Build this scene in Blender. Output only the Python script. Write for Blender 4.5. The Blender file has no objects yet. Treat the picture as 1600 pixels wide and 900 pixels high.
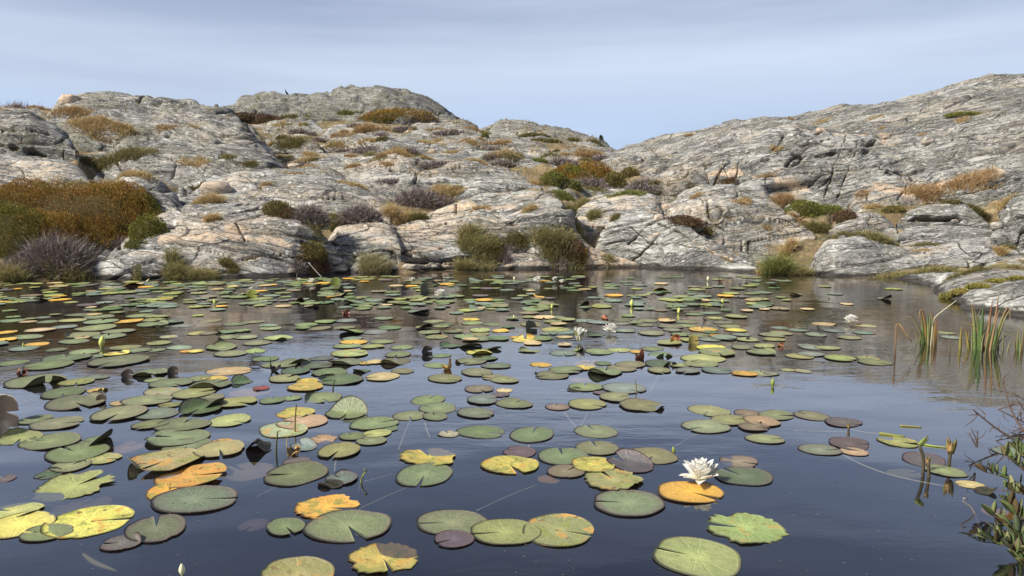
import bpy, math, random
import numpy as np
from mathutils import Vector, Matrix
from mathutils.bvhtree import BVHTree
R = math.radians
rng = np.random.default_rng(7)
random.seed(7)
scn = bpy.context.scene
COL = scn.collection

# ------------------------------------------------------------------ camera, world, sun, exposure
F = 1160.0            # focal length in pixels of a 1600 px wide picture
CAMH, PITCH = 1.0, R(6.4)
cam_d = bpy.data.cameras.new("camera"); cam_d.sensor_width = 36.0; cam_d.lens = 36.0 * F / 1600.0
cam_d.clip_start, cam_d.clip_end = 0.05, 3000
cam = bpy.data.objects.new("camera", cam_d); COL.objects.link(cam)
cam.location = (0, 0, CAMH); cam.rotation_euler = (R(90) - PITCH, 0, 0)
scn.camera = cam

SUN_EL, SUN_AZ = R(44), R(-116)      # azimuth from +Y towards +X: the sun stands behind the camera, to the left
world = bpy.data.worlds.new("World"); scn.world = world; world.use_nodes = True
wt = world.node_tree; wt.nodes.clear()
def wn(t, **k):
    n = wt.nodes.new(t)
    for a, b in k.items(): setattr(n, a, b)
    return n
tc = wn("ShaderNodeTexCoord"); sep = wn("ShaderNodeSeparateXYZ"); wt.links.new(tc.outputs["Generated"], sep.inputs[0])
sky = wn("ShaderNodeTexSky", sky_type='NISHITA'); sky.sun_disc = False
sky.sun_elevation = SUN_EL; sky.sun_rotation = SUN_AZ; sky.dust_density = 1.0; sky.ozone_density = 1.5
# thin layered cloud: a veil, denser low down, in long flat bands
mp = wn("ShaderNodeMapping"); mp.inputs["Scale"].default_value = (1.0, 1.0, 11.0); mp.inputs["Rotation"].default_value = (0, R(1.5), 0)
wt.links.new(tc.outputs["Generated"], mp.inputs[0])
nz = wn("ShaderNodeTexNoise"); nz.inputs["Scale"].default_value = 1.3; nz.inputs["Detail"].default_value = 5; nz.inputs["Roughness"].default_value = .5
wt.links.new(mp.outputs[0], nz.inputs[0])
nzr = wn("ShaderNodeMapRange"); nzr.inputs[1].default_value = .36; nzr.inputs[2].default_value = .66
wt.links.new(nz.outputs[0], nzr.inputs[0])
ramp = wn("ShaderNodeValToRGB"); cr = ramp.color_ramp
stops = [(0.0, (.44, .565, .775)), (.10, (.43, .53, .715)), (.155, (.51, .58, .70)), (.205, (.47, .53, .65)), (.26, (.385, .44, .56)), (.33, (.23, .28, .40)), (.46, (.125, .16, .26)), (1.0, (.10, .135, .24))]
cr.elements[0].position, cr.elements[0].color = stops[0][0], (*stops[0][1], 1)
cr.elements[1].position, cr.elements[1].color = stops[-1][0], (*stops[-1][1], 1)
for p, c in stops[1:-1]:
    e = cr.elements.new(p); e.color = (*c, 1)
wob = wn("ShaderNodeMath", operation='MULTIPLY_ADD'); wt.links.new(nzr.outputs[0], wob.inputs[0]); wob.inputs[1].default_value = .05
wt.links.new(sep.outputs[2], wob.inputs[2]); wob2 = wn("ShaderNodeMath", operation='SUBTRACT'); wt.links.new(wob.outputs[0], wob2.inputs[0]); wob2.inputs[1].default_value = .025
wt.links.new(wob2.outputs[0], ramp.inputs[0])
vs = wn("ShaderNodeVectorMath", operation='SCALE'); vs.inputs[3].default_value = 8.3; wt.links.new(ramp.outputs[0], vs.inputs[0])
band = wn("ShaderNodeMix", data_type='RGBA', blend_type='MULTIPLY'); band.inputs[7].default_value = (.80, .82, .87, 1)
wt.links.new(nzr.outputs[0], band.inputs[0]); wt.links.new(vs.outputs[0], band.inputs[6])
mx = wn("ShaderNodeMix", data_type='RGBA'); mx.inputs[0].default_value = .88
wt.links.new(sky.outputs[0], mx.inputs[6]); wt.links.new(band.outputs[2], mx.inputs[7])
bg = wn("ShaderNodeBackground"); bg.inputs[1].default_value = 0.1; wt.links.new(mx.outputs[2], bg.inputs[0])
wo = wn("ShaderNodeOutputWorld"); wt.links.new(bg.outputs[0], wo.inputs[0])

sun_d = bpy.data.lights.new("sun", 'SUN'); sun_d.energy = 4.3; sun_d.angle = R(8); sun_d.color = (1, .95, .87)
sun = bpy.data.objects.new("sun", sun_d); COL.objects.link(sun)
sdir = Vector((math.sin(SUN_AZ) * math.cos(SUN_EL), math.cos(SUN_AZ) * math.cos(SUN_EL), math.sin(SUN_EL)))
sun.rotation_euler = sdir.to_track_quat('Z', 'Y').to_euler(); sun.location = sdir * 50
scn.view_settings.view_transform = 'Standard'; scn.view_settings.look = 'None'
scn.view_settings.exposure = 0.68; scn.view_settings.gamma = 1.0; scn.view_settings.use_curve_mapping = False
scn.cycles.max_bounces = 6; scn.cycles.transparent_max_bounces = 10

# ------------------------------------------------------------------ where a pixel of the photograph lies in the place
CP, SP = math.cos(PITCH), math.sin(PITCH)
def ray(px, py):
    a, b = (px - 800.0) / F, (450.0 - py) / F
    return np.array([a, CP + b * SP, -SP + b * CP])
def P(px, py, Y):
    d = ray(px, py); return np.array([0, 0, CAMH]) + d * (Y / d[1])
def W(px, py, z=0.0):
    d = ray(px, py); return np.array([0, 0, CAMH]) + d * ((z - CAMH) / d[2])
def depth(p):                       # distance along the view axis: metres per pixel = depth / F
    return p[1] * CP - (p[2] - CAMH) * SP
def pix(p):
    dz = depth(p); return 800 + F * p[0] / dz, 450 - F * (p[1] * SP + (p[2] - CAMH) * CP) / dz

# ------------------------------------------------------------------ noise (numpy)
_perm = np.random.default_rng(3).permutation(256); _perm = np.concatenate([_perm, _perm, _perm]).astype(np.int32)
_g = np.random.default_rng(4).normal(size=(256, 3)); _g = (_g / np.linalg.norm(_g, axis=1)[:, None]).astype(np.float32)
def perlin(p):
    p = np.asarray(p, np.float32); i = np.floor(p).astype(np.int32); f = p - i; i &= 255
    u = f * f * f * (f * (f * 6 - 15) + 10); out = 0
    for dx in (0, 1):
        for dy in (0, 1):
            for dz in (0, 1):
                h = _perm[_perm[_perm[i[:, 0] + dx] + i[:, 1] + dy] + i[:, 2] + dz]
                g = _g[h]
                w = (u[:, 0] if dx else 1 - u[:, 0]) * (u[:, 1] if dy else 1 - u[:, 1]) * (u[:, 2] if dz else 1 - u[:, 2])
                out = out + w * (g[:, 0] * (f[:, 0] - dx) + g[:, 1] * (f[:, 1] - dy) + g[:, 2] * (f[:, 2] - dz))
    return out * 1.5
def fbm(p, o=4, gain=.5, lac=2.03):
    p = np.asarray(p, np.float32); a, s, out = 1.0, 1.0, 0
    for k in range(o):
        out = out + a * perlin(p * s + 17.3 * k); a *= gain; s *= lac
    return out
def sstep(a, b, x):
    t = np.clip((x - a) / (b - a), 0, 1); return t * t * (3 - 2 * t)

# ------------------------------------------------------------------ objects
def mesh_of(name, verts, faces, mats=(), cols=None, smooth=True, midx=None):
    """faces: list of (n,k) int arrays"""
    m = bpy.data.meshes.new(name)
    verts = np.ascontiguousarray(verts, np.float32)
    m.vertices.add(len(verts)); m.vertices.foreach_set("co", verts.ravel())
    loops, starts, tot, s = [], [], [], 0
    for f in faces:
        f = np.asarray(f, np.int32)
        if not len(f): continue
        loops.append(f.ravel()); k = f.shape[1]
        starts.append(s + np.arange(len(f)) * k); tot.append(np.full(len(f), k)); s += f.size
    loops = np.concatenate(loops); starts = np.concatenate(starts).astype(np.int32); tot = np.concatenate(tot).astype(np.int32)
    m.loops.add(len(loops)); m.loops.foreach_set("vertex_index", loops)
    m.polygons.add(len(starts)); m.polygons.foreach_set("loop_start", starts); m.polygons.foreach_set("loop_total", tot)
    if midx is not None: m.polygons.foreach_set("material_index", np.asarray(midx, np.int32))
    m.polygons.foreach_set("use_smooth", np.full(len(starts), smooth))
    m.update(calc_edges=True)
    if cols is not None:
        a = m.color_attributes.new("col", 'FLOAT_COLOR', 'POINT')
        c = np.ones((len(verts), 4), np.float32); c[:, :cols.shape[1]] = cols; a.data.foreach_set("color", c.ravel())
    for x in mats: m.materials.append(x)
    return m
def tag(o, label=None, cat=None, group=None, kind=None):
    if label: o["label"] = label
    if cat: o["category"] = cat
    if group: o["group"] = group
    if kind: o["kind"] = kind
    return o
def link(name, data, parent=None, loc=None, **k):
    o = bpy.data.objects.new(name, data); COL.objects.link(o)
    if parent: o.parent = parent
    if loc is not None: o.location = loc
    return tag(o, **k)
def put(name, verts, faces, mats, origin=(0, 0, 0), parent=None, cols=None, smooth=True, color=None, midx=None, **k):
    """one mesh object whose origin is at `origin` (world); a child has world = parent location + its own"""
    org = np.asarray(origin, np.float32)
    o = link(name, mesh_of(name, np.asarray(verts) - org, faces, mats, cols, smooth, midx), parent, **k)
    o.location = org if parent is None else org - np.array(parent.location)
    if color is not None: o.color = color
    return o
def grid_faces(n, m, wrap=False):
    i = np.arange(n * m).reshape(n, m)
    if wrap: i = np.concatenate([i, i[:, :1]], 1)
    return np.stack([i[:-1, :-1], i[:-1, 1:], i[1:, 1:], i[1:, :-1]], -1).reshape(-1, 4)
def tube(path, rad, k=6, cap=True):
    path = np.asarray(path, float); n = len(path); rad = np.broadcast_to(rad, n)
    t = np.gradient(path, axis=0); t /= np.linalg.norm(t, axis=1)[:, None] + 1e-9
    ref = np.array([0.31, .2, .93]); a = np.cross(t, ref); a /= np.linalg.norm(a, axis=1)[:, None] + 1e-9; b = np.cross(t, a)
    th = np.arange(k) * 2 * np.pi / k
    v = path[:, None] + rad[:, None, None] * (a[:, None] * np.cos(th)[None, :, None] + b[:, None] * np.sin(th)[None, :, None])
    v = v.reshape(-1, 3); f = [grid_faces(n, k, True)]
    if cap: f.append(np.array([np.arange(k)[::-1], (n - 1) * k + np.arange(k)]))
    return v, f
def merge(parts):
    """list of (verts, faces[, cols])"""
    V, Fs, C, o = [], [], [], 0
    for p in parts:
        V.append(p[0]); Fs += [np.asarray(f) + o for f in p[1] if len(f)]; o += len(p[0])
        if len(p) > 2: C.append(p[2])
    return np.concatenate(V), Fs, (np.concatenate(C) if C else None)
def curve(pts, n):
    """smooth curve through points"""
    pts = np.asarray(pts, float)
    if len(pts) == 2: return pts[0] + (pts[1] - pts[0]) * np.linspace(0, 1, n)[:, None]
    q = np.concatenate([[2 * pts[0] - pts[1]], pts, [2 * pts[-1] - pts[-2]]])
    L = np.concatenate([[0], np.cumsum(np.linalg.norm(np.diff(pts, axis=0), axis=1))]); s = np.linspace(0, L[-1], n)
    i = np.clip(np.searchsorted(L, s, side='right') - 1, 0, len(pts) - 2)
    t = ((s - L[i]) / (L[i + 1] - L[i] + 1e-9))[:, None]
    a, b, c, d = q[i], q[i + 1], q[i + 2], q[i + 3]
    return .5 * (2 * b + (c - a) * t + (2 * a - 5 * b + 4 * c - d) * t ** 2 + (3 * b - a - 3 * c + d) * t ** 3)

# ------------------------------------------------------------------ materials
def new_mat(name):
    m = bpy.data.materials.new(name); m.use_nodes = True; m.node_tree.nodes.clear(); return m
class NT:
    def __init__(s, m): s.t = m.node_tree
    def n(s, typ, ins=None, **k):
        x = s.t.nodes.new(typ)
        for a, b in k.items(): setattr(x, a, b)
        for a, b in (ins or {}).items():
            if isinstance(b, bpy.types.NodeSocket): s.t.links.new(b, x.inputs[a])
            else: x.inputs[a].default_value = b
        return x
    def math(s, op, a, b=0.0, c=0.0, clamp=False):
        return s.n("ShaderNodeMath", {0: a, 1: b, 2: c}, operation=op, use_clamp=clamp).outputs[0]
    def mix(s, f, a, b, mode='MIX'):
        return s.n("ShaderNodeMix", {0: f, 6: a, 7: b}, data_type='RGBA', blend_type=mode).outputs[2]
    def rng(s, x, a, b, c=0.0, d=1.0, smooth=True):
        return s.n("ShaderNodeMapRange", {0: x, 1: a, 2: b, 3: c, 4: d}, interpolation_type='SMOOTHSTEP' if smooth else 'LINEAR').outputs[0]
    def noise(s, v, scale, detail=4, rough=.55, dist=0.0):
        return s.n("ShaderNodeTexNoise", {"Vector": v, "Scale": scale, "Detail": detail, "Roughness": rough, "Distortion": dist}).outputs[0]
    def vmap(s, v, scale, rot=(0, 0, 0)):
        return s.n("ShaderNodeMapping", {0: v, "Scale": scale, "Rotation": rot}).outputs[0]
def rgb(r, g, b): return (r, g, b, 1)
def simple(name, col, rough=.6, spec=.3):
    m = new_mat(name); t = NT(m)
    ps = t.n("ShaderNodeBsdfPrincipled", {"Base Color": rgb(*col), "Roughness": rough, "Specular IOR Level": spec})
    t.n("ShaderNodeOutputMaterial", {0: ps.outputs[0]}); return m

def rock_material(ground=False):
    """lichen-covered gneiss; the object's colour says how pink, how dark and how olive this rock is"""
    m = new_mat("gneiss_ground" if ground else "gneiss"); t = NT(m)
    pos = t.n("ShaderNodeNewGeometry").outputs["Position"]
    oi = t.n("ShaderNodeObjectInfo"); sp = t.n("ShaderNodeSeparateColor", {0: oi.outputs["Color"]})
    pink, dark, olive = sp.outputs[0], sp.outputs[1], sp.outputs[2]
    at = t.n("ShaderNodeAttribute", attribute_name="col"); ac = t.n("ShaderNodeSeparateColor", {0: at.outputs["Color"]})
    crack, soil, seam, vein = ac.outputs[0], ac.outputs[1], ac.outputs[2], at.outputs['Alpha']
    warp = t.n("ShaderNodeTexNoise", {"Vector": pos, "Scale": .9, "Detail": 3}).outputs["Color"]
    wp = t.n("ShaderNodeVectorMath", {0: t.n("ShaderNodeVectorMath", {0: warp, 1: (.5, .5, .5)}, operation='SUBTRACT').outputs[0], 3: .5}, operation='SCALE').outputs[0]
    wpos = t.n("ShaderNodeVectorMath", {0: pos, 1: wp}, operation='ADD').outputs[0]
    sx = t.n("ShaderNodeSeparateXYZ", {0: wpos})
    lc = t.math('LOGARITHM', t.math('COSH', t.math('MULTIPLY', t.math('ADD', sx.outputs[0], 1.0), .25)), 2.71828)
    bed = t.math('ADD', t.math('MULTIPLY_ADD', lc, -.8, sx.outputs[2]), t.math('MULTIPLY', sx.outputs[1], .22))
    fol = t.n("ShaderNodeCombineXYZ", {0: t.math('MULTIPLY', sx.outputs[0], 1.2), 1: t.math('MULTIPLY', sx.outputs[1], 1.5), 2: t.math('MULTIPLY', bed, 7.5)}).outputs[0]      # foliation: long thin streaks
    n_band = t.noise(fol, .42, 4, .6)
    n_big = t.noise(pos, .55, 4, .6)
    n_mid = t.noise(wpos, 2.6, 6, .65)
    n_fol = t.noise(fol, 1.6, 7, .68)
    n_fin = t.noise(fol, 6.5, 6, .72)
    n_spk = t.noise(pos, 16, 5, .75)
    c = t.mix(t.rng(n_fol, .40, .60), rgb(.085, .083, .079), rgb(.33, .322, .30))
    c = t.mix(t.rng(n_mid, .50, .66, 0, .75), c, rgb(.27, .265, .25))
    c = t.mix(t.math('MULTIPLY', t.rng(n_fin, .52, .60), .9), c, rgb(.70, .68, .62))       # pale crustose lichen and quartz
    c = t.mix(t.rng(n_band, .53, .40, 0, .62), c, rgb(.085, .083, .08))                      # dark amphibolite bands
    c = t.mix(t.rng(n_band, .55, .66, 0, .5), c, rgb(.50, .485, .45))
    # pink feldspar bands
    pk = t.math('MULTIPLY', t.rng(t.math('ADD', n_big, t.math('MULTIPLY', n_fol, .8)), .90, 1.05), t.math('MULTIPLY_ADD', pink, 1.1, .06), clamp=True)
    c = t.mix(pk, c, t.mix(t.rng(n_spk, .4, .62), rgb(.44, .33, .23), rgb(.66, .54, .40)))
    # olive lichen
    ol = t.math('MULTIPLY', t.rng(t.noise(wpos, 1.7, 5, .7), .46, .60), t.math('MULTIPLY_ADD', olive, .9, .06), clamp=True)
    c = t.mix(ol, c, rgb(.20, .195, .125))
    # pale lichen rosettes and black lichen specks
    v1 = t.n("ShaderNodeTexVoronoi", {"Vector": wpos, "Scale": 7.0, "Randomness": 1.0}).outputs["Distance"]
    pale = t.math('MULTIPLY', t.rng(t.math('ADD', v1, t.math('MULTIPLY', n_spk, .55)), .50, .42), t.rng(n_mid, .42, .56))
    c = t.mix(t.math('MULTIPLY', pale, .8), c, rgb(.70, .69, .64))
    dk = t.rng(t.noise(wpos, 9.5, 6, .78), .545, .62)
    dk2 = t.rng(t.noise(fol, 3.4, 6, .75), .57, .66)
    dkk = t.math('MULTIPLY', t.math('MAXIMUM', dk, dk2), t.math('MULTIPLY_ADD', dark, .6, .55), clamp=True)
    c = t.mix(dkk, c, rgb(.055, .052, .05))
    n_grn = t.noise(t.vmap(wpos, (1, 1.1, 2.2)), 24, 4, .8)
    c = t.mix(t.rng(n_grn, .54, .65, 0, .6), c, rgb(.68, .66, .60))
    c = t.mix(t.rng(n_grn, .46, .36, 0, .6), c, rgb(.06, .056, .05))
    n_blk = t.noise(t.n("ShaderNodeVectorMath", {0: fol, 1: (7.7, 3.1, 1.9)}, operation='ADD').outputs[0], .8, 5, .7)
    c = t.mix(t.math('MULTIPLY', t.rng(n_blk, .56, .64), t.math('MULTIPLY_ADD', dark, .5, .4), clamp=True), c, rgb(.07, .067, .062))   # black lichen sheets
    c = t.mix(t.math('MULTIPLY', t.rng(n_blk, .42, .35), .7), c, rgb(.60, .585, .545))                                                # pale lichen sheets
    c = t.mix(1.0, c, t.n("ShaderNodeCombineColor", {0: t.math('MULTIPLY_ADD', dark, -.52, 1.12), 1: t.math('MULTIPLY_ADD', dark, -.515, 1.115), 2: t.math('MULTIPLY_ADD', dark, -.51, 1.09)}).outputs[0], 'MULTIPLY')
    # dark joints: thin broken lines
    ve = t.n("ShaderNodeTexVoronoi", {"Vector": t.n("ShaderNodeCombineXYZ", {0: t.math('MULTIPLY', sx.outputs[0], .42), 1: t.math('MULTIPLY', sx.outputs[1], .55), 2: t.math('MULTIPLY', bed, 2.2)}).outputs[0], "Scale": 1.7}, feature='DISTANCE_TO_EDGE').outputs["Distance"]
    jn = t.math('MULTIPLY', t.rng(t.math('ADD', ve, t.math('MULTIPLY', n_spk, .03)), .034, .016), t.rng(n_mid, .38, .52))
    c = t.mix(t.math('MULTIPLY', jn, .85), c, rgb(.035, .03, .025))
    if not ground:
        c = t.mix(t.math('MULTIPLY', seam, t.rng(t.math('ADD', n_fin, n_spk), .84, 1.02), clamp=True), c, t.mix(n_spk, rgb(.42, .28, .17), rgb(.72, .58, .42)))
        c = t.mix(t.math('MULTIPLY', t.math('SUBTRACT', 1.0, vein), t.rng(n_spk, .3, .45)), c, rgb(.68, .66, .60))
    # soil and moss that fills the deep joints
    sc = t.mix(n_mid, rgb(.05, .042, .03), rgb(.12, .095, .05))
    c = t.mix(t.math('MULTIPLY', t.rng(crack, .25, .9), .9), c, sc)
    z = t.n("ShaderNodeSeparateXYZ", {0: pos}).outputs[2]
    wet = t.rng(t.math('ADD', z, t.math('MULTIPLY', n_mid, -.10)), .015, -.02)               # the stain line just above the water
    c = t.mix(t.math('MULTIPLY', wet, .88), c, rgb(.028, .024, .02))
    if ground:
        gcol = t.mix(t.rng(n_mid, .38, .62), rgb(.17, .12, .06), rgb(.36, .27, .14))
        gcol = t.mix(t.rng(t.noise(pos, 1.3, 4), .5, .62), gcol, rgb(.13, .115, .05))
        gcol = t.mix(t.rng(n_spk, .4, .65), gcol, t.mix(.5, gcol, rgb(.07, .06, .05)))
        cover = t.rng(t.math('ADD', t.noise(wpos, .95, 5, .62), t.math('MULTIPLY', soil, .28)), .60, .66)
        c = t.mix(cover, c, gcol)
        c = t.mix(t.rng(z, -.04, -.16), c, rgb(.007, .006, .005))                              # black mud on the pond bed
    h = t.math('ADD', t.math('MULTIPLY', n_fol, .6), t.math('ADD', t.math('MULTIPLY', n_fin, .35), t.math('MULTIPLY', n_spk, .15)))
    h = t.math('SUBTRACT', h, t.math('MULTIPLY', jn, .35))
    bp = t.n("ShaderNodeBump", {"Strength": .9, "Distance": .05, "Height": h})
    ps = t.n("ShaderNodeBsdfPrincipled", {"Base Color": c, "Roughness": .88, "Specular IOR Level": .2, "Normal": bp.outputs[0]})
    t.n("ShaderNodeOutputMaterial", {0: ps.outputs[0]}); return m
M_ROCK = rock_material(); M_GROUND = rock_material(True)

def plant_material(name, rough=.6, trans=.25):
    m = new_mat(name); t = NT(m)
    at = t.n("ShaderNodeAttribute", attribute_name="col").outputs["Color"]
    ps = t.n("ShaderNodeBsdfPrincipled", {"Base Color": at, "Roughness": rough, "Specular IOR Level": .25})
    tr = t.n("ShaderNodeBsdfTranslucent", {0: at})
    mxs = t.n("ShaderNodeMixShader", {0: trans, 1: ps.outputs[0], 2: tr.outputs[0]})
    t.n("ShaderNodeOutputMaterial", {0: mxs.outputs[0]}); return m
M_PLANT = plant_material("grass_blades"); M_HEATH = plant_material("heather_sprigs", .75, .1)
M_TWIG = plant_material("dead_twigs", .85, 0.0)

def water_material():
    m = new_mat("pond_water"); t = NT(m)
    pos = t.n("ShaderNodeNewGeometry").outputs["Position"]
    y = t.n("ShaderNodeSeparateXYZ", {0: pos}).outputs[1]
    gust = t.rng(t.noise(t.vmap(pos, (.35, .5, 1)), 1.0, 2), .40, .62, .25, 1.0)
    far = t.rng(y, 2.4, 4.6, .22, 1.0)
    rip = t.noise(t.vmap(pos, (7, 17, 1)), 1.0, 3, .5)
    rip2 = t.noise(t.vmap(pos, (22, 46, 1)), 1.0, 2, .5)
    sw = t.noise(t.vmap(pos, (1.8, 2.6, 1)), 1.0, 1)
    h = t.math('ADD', t.math('MULTIPLY', sw, 1.0), t.math('MULTIPLY', t.math('MULTIPLY', gust, far), t.math('ADD', t.math('MULTIPLY', rip, .45), t.math('MULTIPLY', rip2, .12))))
    bp = t.n("ShaderNodeBump", {"Strength": 1.0, "Distance": .0052, "Height": h})
    lw = t.n("ShaderNodeLayerWeight", {"Blend": .5, "Normal": bp.outputs[0]})           # facing = 1 - cos
    fr = t.n("ShaderNodeMath", {0: t.math('MULTIPLY_ADD', t.math('POWER', lw.outputs[1], 3.05), 1.25, .012), 1: .56}, operation='SMOOTH_MIN'); fr.inputs[2].default_value = .05
    gl = t.n("ShaderNodeBsdfGlossy", {"Color": rgb(1, 1, 1), "Roughness": .015, "Normal": bp.outputs[0]})
    tr = t.n("ShaderNodeBsdfTransparent", {0: rgb(.80, .74, .64)})
    mu = t.n("ShaderNodeBsdfDiffuse", {0: rgb(.014, .016, .024)})
    under = t.n("ShaderNodeMixShader", {0: .30, 1: tr.outputs[0], 2: mu.outputs[0]})
    mxs = t.n("ShaderNodeMixShader", {0: fr.outputs[0], 1: under.outputs[0], 2: gl.outputs[0]})
    t.n("ShaderNodeOutputMaterial", {0: mxs.outputs[0]}); return m
M_WATER = water_material()
M_BED = simple("pond_mud", (.012, .010, .008), .95)

def pad_material():
    """a floating leaf; object colour = leaf colour, its alpha = how strong the purple rim and the blotches are"""
    m = new_mat("lily_leaf"); t = NT(m)
    oc = t.n("ShaderNodeTexCoord").outputs["Object"]
    oi = t.n("ShaderNodeObjectInfo"); base, amt, rnd = oi.outputs["Color"], oi.outputs["Alpha"], oi.outputs["Random"]
    at = t.n("ShaderNodeAttribute", attribute_name="col"); ac = t.n("ShaderNodeSeparateColor", {0: at.outputs["Color"]})
    rad, ang, burnt = ac.outputs[0], ac.outputs[1], ac.outputs[2]
    off = t.n("ShaderNodeCombineXYZ", {0: t.math('MULTIPLY', rnd, 37.0), 1: t.math('MULTIPLY', rnd, 91.0), 2: 0.0}).outputs[0]
    p = t.n("ShaderNodeVectorMath", {0: oc, 1: off}, operation='ADD').outputs[0]
    n1 = t.noise(p, 1.4, 4, .6); n2 = t.noise(p, 5, 5, .65); n3 = t.noise(p, 15, 4, .7)
    hs = t.n("ShaderNodeHueSaturation", {"Hue": t.math('MULTIPLY_ADD', t.math('SUBTRACT', rnd, .5), .018, .5), "Saturation": 1.0, "Value": t.math('MULTIPLY_ADD', rnd, .3, .85), "Fac": 1.0, "Color": base}).outputs[0]
    c = t.mix(t.rng(n1, .35, .65, 0, .45), hs, t.n("ShaderNodeHueSaturation", {"Hue": .485, "Saturation": .95, "Value": 1.3, "Fac": 1.0, "Color": hs}).outputs[0])
    c = t.mix(t.rng(n2, .3, .7, 0, .22), c, rgb(.03, .04, .02))
    # radiating veins, lighter towards the stalk
    vn = t.math('ABSOLUTE', t.math('SINE', t.math('ADD', t.math('MULTIPLY', ang, 44.0), t.math('MULTIPLY', n2, 2.0))))
    vein = t.math('MULTIPLY', t.rng(vn, .34, .06), t.rng(rad, 1.0, .15, .15, .75))
    c = t.mix(t.math('MULTIPLY', vein, .65), c, t.n("ShaderNodeHueSaturation", {"Hue": .5, "Saturation": .9, "Value": 1.55, "Fac": 1.0, "Color": hs}).outputs[0])
    c = t.mix(t.rng(t.math('ADD', rad, t.math('MULTIPLY', n2, .25)), .62, .10, 0, .62), c, t.n("ShaderNodeHueSaturation", {"Hue": .49, "Saturation": 1.0, "Value": 1.6, "Fac": 1.0, "Color": hs}).outputs[0])
    edge = t.rng(t.math('ADD', rad, t.math('MULTIPLY', t.math('SUBTRACT', n1, .5), .5)), .62, 1.05)
    c = t.mix(t.math('MULTIPLY', edge, t.math('MULTIPLY', amt, .8), clamp=True), c, rgb(.15, .095, .095))
    rim = t.rng(t.math('ADD', rad, t.math('MULTIPLY', t.math('SUBTRACT', n3, .5), .05)), .925, .975)
    c = t.mix(t.math('MULTIPLY', rim, t.math('MULTIPLY_ADD', amt, .5, .45), clamp=True), c, rgb(.04, .022, .02))
    vo = t.n("ShaderNodeTexVoronoi", {"Vector": p, "Scale": 4.5}).outputs["Distance"]
    spot = t.math('MULTIPLY', t.rng(t.math('ADD', vo, t.math('MULTIPLY', n3, .12)), .20, .13), t.rng(n1, .46, .54))
    c = t.mix(t.math('MULTIPLY', spot, .9), c, rgb(.07, .035, .018))
    c = t.mix(t.math('MULTIPLY', burnt, t.rng(n2, .36, .50)), c, rgb(.05, .018, .008))
    yel = t.rng(amt, .24, .12)
    n4 = t.noise(p, 1.7, 4, .6); n5 = t.noise(t.n("ShaderNodeVectorMath", {0: p, 1: (5.3, 2.2, 0.0)}, operation='ADD').outputs[0], 2.6, 5, .65)
    c = t.mix(t.math('MULTIPLY', t.rng(n4, .50, .62), t.math('MULTIPLY', yel, .75)), c, rgb(.30, .31, .075))
    c = t.mix(t.math('MULTIPLY', t.rng(n4, .46, .36), t.math('MULTIPLY', yel, .7)), c, rgb(.66, .34, .07))
    c = t.mix(t.math('MULTIPLY', t.rng(n5, .58, .66), t.math('MULTIPLY', yel, .9)), c, rgb(.16, .065, .025))
    hgt = t.math('ADD', t.math('MULTIPLY', vein, -.5), t.math('ADD', n2, t.math('MULTIPLY', n3, .3)))
    bp = t.n("ShaderNodeBump", {"Strength": .35, "Distance": .02, "Height": hgt})
    ps = t.n("ShaderNodeBsdfPrincipled", {"Base Color": c, "Roughness": t.math('MULTIPLY_ADD', n2, .22, .30), "Specular IOR Level": .5, "Normal": bp.outputs[0]})
    tr = t.n("ShaderNodeBsdfTranslucent", {0: c})
    mxs = t.n("ShaderNodeMixShader", {0: .14, 1: ps.outputs[0], 2: tr.outputs[0]})
    t.n("ShaderNodeOutputMaterial", {0: mxs.outputs[0]})
    u = new_mat("lily_leaf_underside"); t = NT(u)
    oi = t.n("ShaderNodeObjectInfo")
    n = t.noise(t.n("ShaderNodeTexCoord").outputs["Object"], 5, 4)
    c = t.mix(t.rng(n, .3, .7), rgb(.045, .035, .022), rgb(.085, .045, .035))
    c = t.mix(.4, c, oi.outputs["Color"])
    ps = t.n("ShaderNodeBsdfPrincipled", {"Base Color": c, "Roughness": .45})
    tr = t.n("ShaderNodeBsdfTranslucent", {0: c})
    mxs = t.n("ShaderNodeMixShader", {0: .2, 1: ps.outputs[0], 2: tr.outputs[0]})
    t.n("ShaderNodeOutputMaterial", {0: mxs.outputs[0]})
    return m, u
M_PAD, M_PADU = pad_material()
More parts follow.
